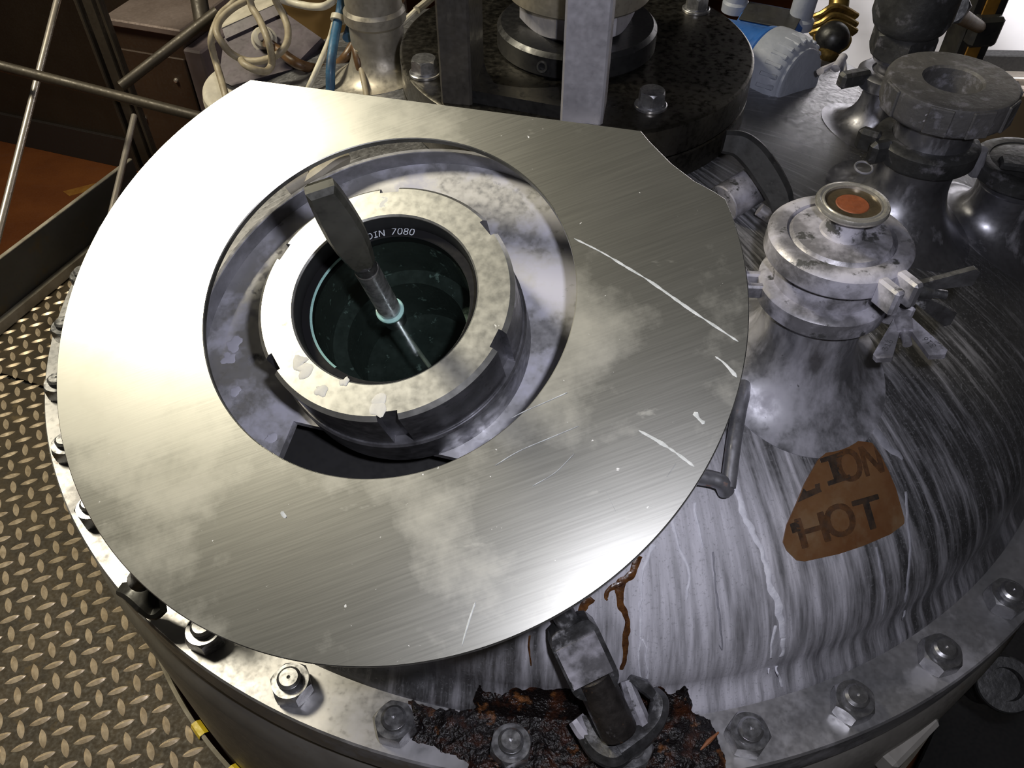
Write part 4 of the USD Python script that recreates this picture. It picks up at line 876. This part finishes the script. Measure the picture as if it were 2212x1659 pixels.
WA, WBp = A_([-1.8627, 1.781]), A_([-1.3991, 1.6194]); wd = (WBp - WA) / np.linalg.norm(WBp - WA); wn = A_([wd[1], -wd[0]])   # wall line; wn points to the viewer
cb = thing('brown_cabinet', 'low brown steel cabinet with a lit top behind the rail', 'cabinet')
ca_, cbb = AD(238, 50, 1.75), AD(392, 78, 1.715); zt = (ca_[2] + cbb[2]) / 2; cdir = (cbb - ca_)[:2]; clen = np.linalg.norm(cdir); cdir /= clen; cn = A_([cdir[1], -cdir[0]])
mid = (ca_ + cbb)[:2] / 2 - cn * .14
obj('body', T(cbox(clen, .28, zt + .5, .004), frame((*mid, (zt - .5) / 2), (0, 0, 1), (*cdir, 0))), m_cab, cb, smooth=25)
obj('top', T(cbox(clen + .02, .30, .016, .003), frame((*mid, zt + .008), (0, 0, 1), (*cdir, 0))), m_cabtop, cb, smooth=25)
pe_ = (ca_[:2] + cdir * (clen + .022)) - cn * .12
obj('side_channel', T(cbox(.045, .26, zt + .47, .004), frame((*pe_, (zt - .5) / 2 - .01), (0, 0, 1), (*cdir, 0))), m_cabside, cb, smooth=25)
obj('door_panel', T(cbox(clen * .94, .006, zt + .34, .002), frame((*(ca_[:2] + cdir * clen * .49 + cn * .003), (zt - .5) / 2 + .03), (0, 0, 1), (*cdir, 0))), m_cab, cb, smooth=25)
cbd = stage.GetPrimAtPath(str(cb.GetPath()) + '/door_panel')
for x, y in ((380, 174), (286, 290), (312, 256)):
    t = ((A_([*ca_[:2], 0]) - CAM)[:2] @ cn + .008) / (ray(x, y)[:2] @ cn); o_s = CAM + ray(x, y) * t
    obj('screw', T(lathe([(.0001, .004), (.004, .003), (.005, 0), (.005, -.004)], 12), frame(o_s, (*cn, .0))), m_pole, cbd)

def st(name, mesh, m, smooth=20):
    p = obj(name, mesh, m, smooth=smooth); p.SetCustomDataByKey('kind', 'structure'); return p
st('floor', extr(sbox(-5, -2.5, 4, 4), .05, -.55), m_red)
w0, w1 = WA - wd * 3, WA + wd * 1.6
def wallbox(a, b, z0, z1, t, off=0):
    c = (a + b) / 2 - A_([(b - a)[1], -(b - a)[0]]) / np.linalg.norm(b - a) * (t / 2 + off); dd = (b - a) / np.linalg.norm(b - a)
    return T(cbox(np.linalg.norm(b - a), t, z1 - z0, .001), frame((*c, (z0 + z1) / 2), (0, 0, 1), (*dd, 0)))
st('wall_left', wallbox(w0, w1, -.5, 2.6, .06), m_wallb)
st('baseboard_left', wallbox(w0, w1, -.5, -.385, .012, -.012), m_plinth)
st('wall_back', wallbox(A_([-1.2, 3.2]), A_([4., 3.2]), -.5, 2.6, .06), m_hall)
mk = obj('floor_mark', extr(Polygon([AZ(136, 414, -.5)[:2], AZ(250, 385, -.5)[:2], AZ(300, 372, -.5)[:2], AZ(300, 384, -.5)[:2], AZ(220, 405, -.5)[:2], AZ(150, 424, -.5)[:2]]), .0012, -.4998), m_redmark, smooth=False); tag(mk, 'worn yellow painted stripe on the red floor', 'floor marking')

# ------------------------------------------------------------------ cables, hoses and boxes at the upper middle
tbx_ = thing('terminal_box', 'purple-grey terminal box with a pale lid edge and cable gland behind the plate', 'terminal box')
def quadbox(P, dvec, m, nm, par, c=.0):
    P = A_(P); v = np.vstack([P, P + dvec]); obj(nm, tm(trimesh.convex.convex_hull(v)), m, par, smooth=25)
bd_ = 1.06
quadbox([AD(484, 82, bd_), AD(612, 25, bd_ + .01), AD(694, 82, bd_ - .01), AD(628, 150, bd_ - .04), AD(500, 185, bd_ - .05), AD(472, 172, bd_ - .04)], FWD * .06 + UPV * .012, m_box, 'body', tbx_)
quadbox([AD(480, 62, bd_ - .004), AD(606, 5, bd_ + .006), AD(613, 27, bd_ + .002), AD(487, 84, bd_ - .008)], FWD * .07, m_box, 'lid_edge', tbx_)
quadbox([AD(479, 60, bd_ - .005), AD(607, 3, bd_ + .006), AD(585, -25, bd_ + .06), AD(485, 18, bd_ + .05)], FWD * .012 - UPV * .004, m_pale, 'lid', tbx_)
obj('gland', T(lathe([(.006, .012), (.0115, .011), (.013, .008), (.013, -.002), (.016, -.003), (.016, -.008)], 20), frame(AD(570, 84, bd_ - .025), -FWD + .2 * RGT - .2 * UPV)), m_pale, tbx_)
obj('foot_flange', T(lathe([(.0001, .010), (.044, .010), (.050, .006), (.052, -.004), (.048, -.012), (.0001, -.012)], 48), frame(AD(528, 200, 1.045), A_([.05, -.25, 1]))), m_pale, tbx_)
q_ = AD(545, 225, 1.05); obj('stem', bar(q_, (q_[0], q_[1], max(float(zd(np.hypot(q_[0], q_[1]))) + .003, .375)), .028), m_pale, tbx_)
CABLES = [
 ('grey_cable', 'tan cable hanging down the left side of the cable loops', .0042, m_cable, [(529, -20), (500, 10), (478, 30), (463, 60), (456, 88), (460, 112), (468, 140), (477, 170), (487, 205), (495, 235)], .98),
 ('grey_cable', 'large tan cable loop in front of the terminal box', .0042, m_cable, [(545, -6), (505, 16), (477, 42), (468, 66), (477, 88), (498, 114), (529, 130), (564, 131), (600, 117), (619, 94), (622, 64), (612, 33), (596, 2), (590, -20)], .97),
 ('grey_cable', 'tan cable crossing the loop and curling at its bottom', .0042, m_cable, [(536, -20), (544, 15), (557, 36), (571, 66), (581, 94), (587, 123), (586, 141), (575, 154), (552, 151), (530, 140), (521, 130)], .955),
 ('brown_cable', 'thick brown cable curving from the gland to the right', .0062, m_cableb, [(575, 91), (590, 101), (608, 113), (626, 127), (646, 139), (676, 148), (706, 149), (732, 138), (750, 120), (764, 98)], 1.0),
 ('white_cable', 'pale cable sagging along the top edge of the photo', .0045, m_cablew, [(590, -8), (620, 3), (652, 11), (685, 15), (706, 11), (726, -4)], 1.0),
 ('thin_tan_cable', 'thin pale cable running down to the plate beside the blue hose', .0034, m_cablew, [(722, 50), (714, 80), (702, 110), (688, 142), (672, 178), (660, 205)], .95),
 ('blue_hose', 'blue hose with a pale band dropping behind the plate', .0054, m_bluehose, [(742, -20), (735, 25), (727, 60), (719, 105), (714, 150), (714, 205)], .94),
 ('short_blue_hose', 'short dark blue hose ending beside the long one', .0056, m_bluehose, [(770, -20), (765, 30), (757, 60), (750, 82)], .96),
 ('brown_hose', 'dark brown hose dropping straight to the plate edge', .0050, m_cableb, [(788, -20), (782, 25), (772, 60), (768, 95), (774, 130), (783, 165), (791, 205)], .93),
 ('tan_tube', 'thin tan tube beside the dark brown hose', .0034, m_cable, [(774, 108), (778, 135), (784, 165), (793, 210)], .915),
 ('dark_hose', 'thick dark brown hose curving to the upper right', .0072, m_cableb, [(872, -22), (850, 16), (828, 32), (804, 42), (784, 50)], .97)]
for nm, lb, r, m, pts, dd in CABLES:
    p = obj(nm, tube([AD(x, y, dd + .01 * math.sin(k * 1.3)) for k, (x, y) in enumerate(pts)], r, 12, 8, up=-FWD), m, smooth=50); tag(p, lb, 'hose' if 'hose' in nm else 'cable')
bn = obj('hose_band', T(lathe([(.0052, -.003), (.0088, -.003), (.0088, .003), (.0052, .003)], 24, close=True), frame(AD(731, 40, .94 + .006), AD(735, 25, .94) - AD(727, 60, .94))), m_cablew); tag(bn, 'pale band clipped round the blue hose', 'hose clip')
rd = thing('pale_lever', 'pale lever arm slanting up beside the left agitator post', 'lever')
obj('arm', sweep([AD(850, 66, .955), AD(875, 45, .96), AD(901, 20, .97)], rrect(.008, .006, .002), UPV), m_cablew, rd)
obj('grip', sweep([AD(900, 22, .965), AD(915, 10, .97), AD(940, -12, .98)], rrect(.011, .009, .003), UPV), m_pale, rd)
obj('eye', T(lathe([(.0075 + .003 * math.cos(t), .003 * math.sin(t)) for t in np.linspace(0, 2 * math.pi, 8, endpoint=False)], 24, close=True), frame(AD(845, 62, .95), -FWD + .8 * RGT)), m_ferrule, rd)
vl = thing('warm_nozzle_cap', 'warmly lit steel cap on the nozzle left of the agitator', 'cap')
obj('ferrule', T(lathe([(.030, .650), (.034, .654), (.034, .664), (.031, .668), (.031, .70), (.0001, .705)], 48), frame((-.215, .085, 0), (0, 0, 1))), m_palesteel, vl)
ob = thing('ochre_box', 'ochre coloured box behind the hoses', 'box')
obj('body', T(cbox(.15, .09, .14, .004), frame(AD(690, 8, 1.36), A_([0, 0, 1]), A_([1, .1, 0]))), m_beige2 if 'm_beige2' in globals() else mat('ochre', (.26, .15, .04), rough=.5), ob, smooth=25)
obj('lid', T(cbox(.15, .11, .012, .003), frame(AD(690, 8, 1.36) + A_([0, 0, .07]), A_([0, 0, 1]), A_([1, .1, 0]))), m_pale, ob, smooth=25)

# ------------------------------------------------------------------ upper right: striped post, white sheeting, panel
sp_ = thing('striped_post', 'black post with an amber painted face behind the grey ring', 'post')
pb = AD(2096, 90, 1.42)
obj('post_body', T(cbox(.058, .05, 1.9, .003), frame((pb[0], pb[1] + .012, .6), (0, 0, 1), (1, .1, 0))), m_black, sp_, smooth=25)
obj('amber_strip', T(cbox(.024, .003, 1.9, .0008), frame((pb[0] + .002, pb[1] - .0155, .6), (0, 0, 1), (1, .1, 0))), m_amberpost, sp_, smooth=25)
obj('bracket', T(cbox(.05, .04, .05, .006), frame(AD(2122, 62, 1.39), (0, 0, 1), (1, .1, 0))), m_black, sp_, smooth=25)
ws = []
sa_, sb_ = AD(1700, 60, 2.05), AD(2420, 60, 2.05)
nx_, ny_ = 90, 40; X_ = np.linspace(AD(1738, 60, 2.05)[0], sb_[0] + .2, nx_); Z_ = np.linspace(-.16, 1.2, ny_)
GX, GZ = np.meshgrid(X_, Z_, indexing='ij'); fold = .02 * np.sin(GX * 9 + GZ * 7) + .05 * meshkit.fbm(np.stack([GX * 4 + GZ * 3, GZ * 2, GX * 0], -1), 3, 4)
SY = AD(2000, 100, 2.05)[1]
vf = np.stack([GX, SY + fold, GZ], -1).reshape(-1, 3); vb = vf + A_([0, .003, 0]); idx = np.arange(nx_ * ny_).reshape(nx_, ny_)
qa, qb, qc, qd = idx[:-1, :-1].ravel(), idx[1:, :-1].ravel(), idx[1:, 1:].ravel(), idx[:-1, 1:].ravel()
sf = np.vstack([np.c_[qa, qb, qc], np.c_[qa, qc, qd]]); k_ = nx_ * ny_
tag(obj('white_sheeting', (np.vstack([vf, vb]), np.vstack([sf, sf[:, ::-1] + k_])), m_sheet, smooth=True), 'bright white plastic sheeting hanging behind the right nozzles', 'sheeting')
pn = thing('ledge', 'pale metal ledge below the white sheeting at the right edge', 'ledge')
lz = AD(2195, 176, 1.9)
obj('rail', T(cbox(1.2, .05, .02, .002), frame((lz[0] + .45, lz[1], lz[2]), (0, 0, 1), (1, -.05, 0))), m_pole, pn, smooth=25)
lz2 = AD(2195, 214, 1.86)
obj('rail', T(cbox(1.2, .05, .016, .002), frame((lz2[0] + .50, lz2[1], lz2[2]), (0, 0, 1), (1, -.05, 0))), m_pole, pn, smooth=25)
obj('gap_strip', T(cbox(1.2, .03, .10, .002), frame((lz[0] + .48, lz[1] + .02, (lz[2] + lz2[2]) / 2), (0, 0, 1), (1, -.05, 0))), m_dark, pn, smooth=25)
bp = thing('beige_panel', 'dim beige panel below the ledge beside the grey ring', 'panel')
c_ = AD(2150, 255, 1.75); obj('panel', T(cbox(1.5, .03, .26, .003), frame((c_[0] + .55, c_[1] + .05, AD(2150, 224, 1.75)[2] - .13), (0, 0, 1), (1, -.05, 0))), m_beige, bp, smooth=25)
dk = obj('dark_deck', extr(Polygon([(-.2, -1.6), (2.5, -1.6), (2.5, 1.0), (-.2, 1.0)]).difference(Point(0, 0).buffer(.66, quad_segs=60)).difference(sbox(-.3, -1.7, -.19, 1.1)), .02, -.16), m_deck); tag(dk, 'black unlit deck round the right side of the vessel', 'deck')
pe2 = thing('pipe_end', 'dull grey pipe end ring under the right side of the flange', 'pipe')
pc = AZ(2175, 1478, .20); pd = A_([1.0, -.75, .45])
obj('pipe', T(lathe([(.0001, -.02), (.017, -.02), (.017, 0), (.0275, 0), (.029, -.002), (.029, -.012), (.022, -.014), (.022, -.12)], 40), frame(pc, CAM - pc + .25 * RGT)), m_darkiron, pe2)
pk = thing('lower_clamp_bracket', 'dim bracket bolted below the flange at lower right', 'bracket')
c_ = AZ(1955, 1600, .25); obj('bracket', T(cbox(.07, .022, .03, .004), frame(c_, (0, 0, 1), (.8, .6, 0))), m_shell, pk, smooth=25)
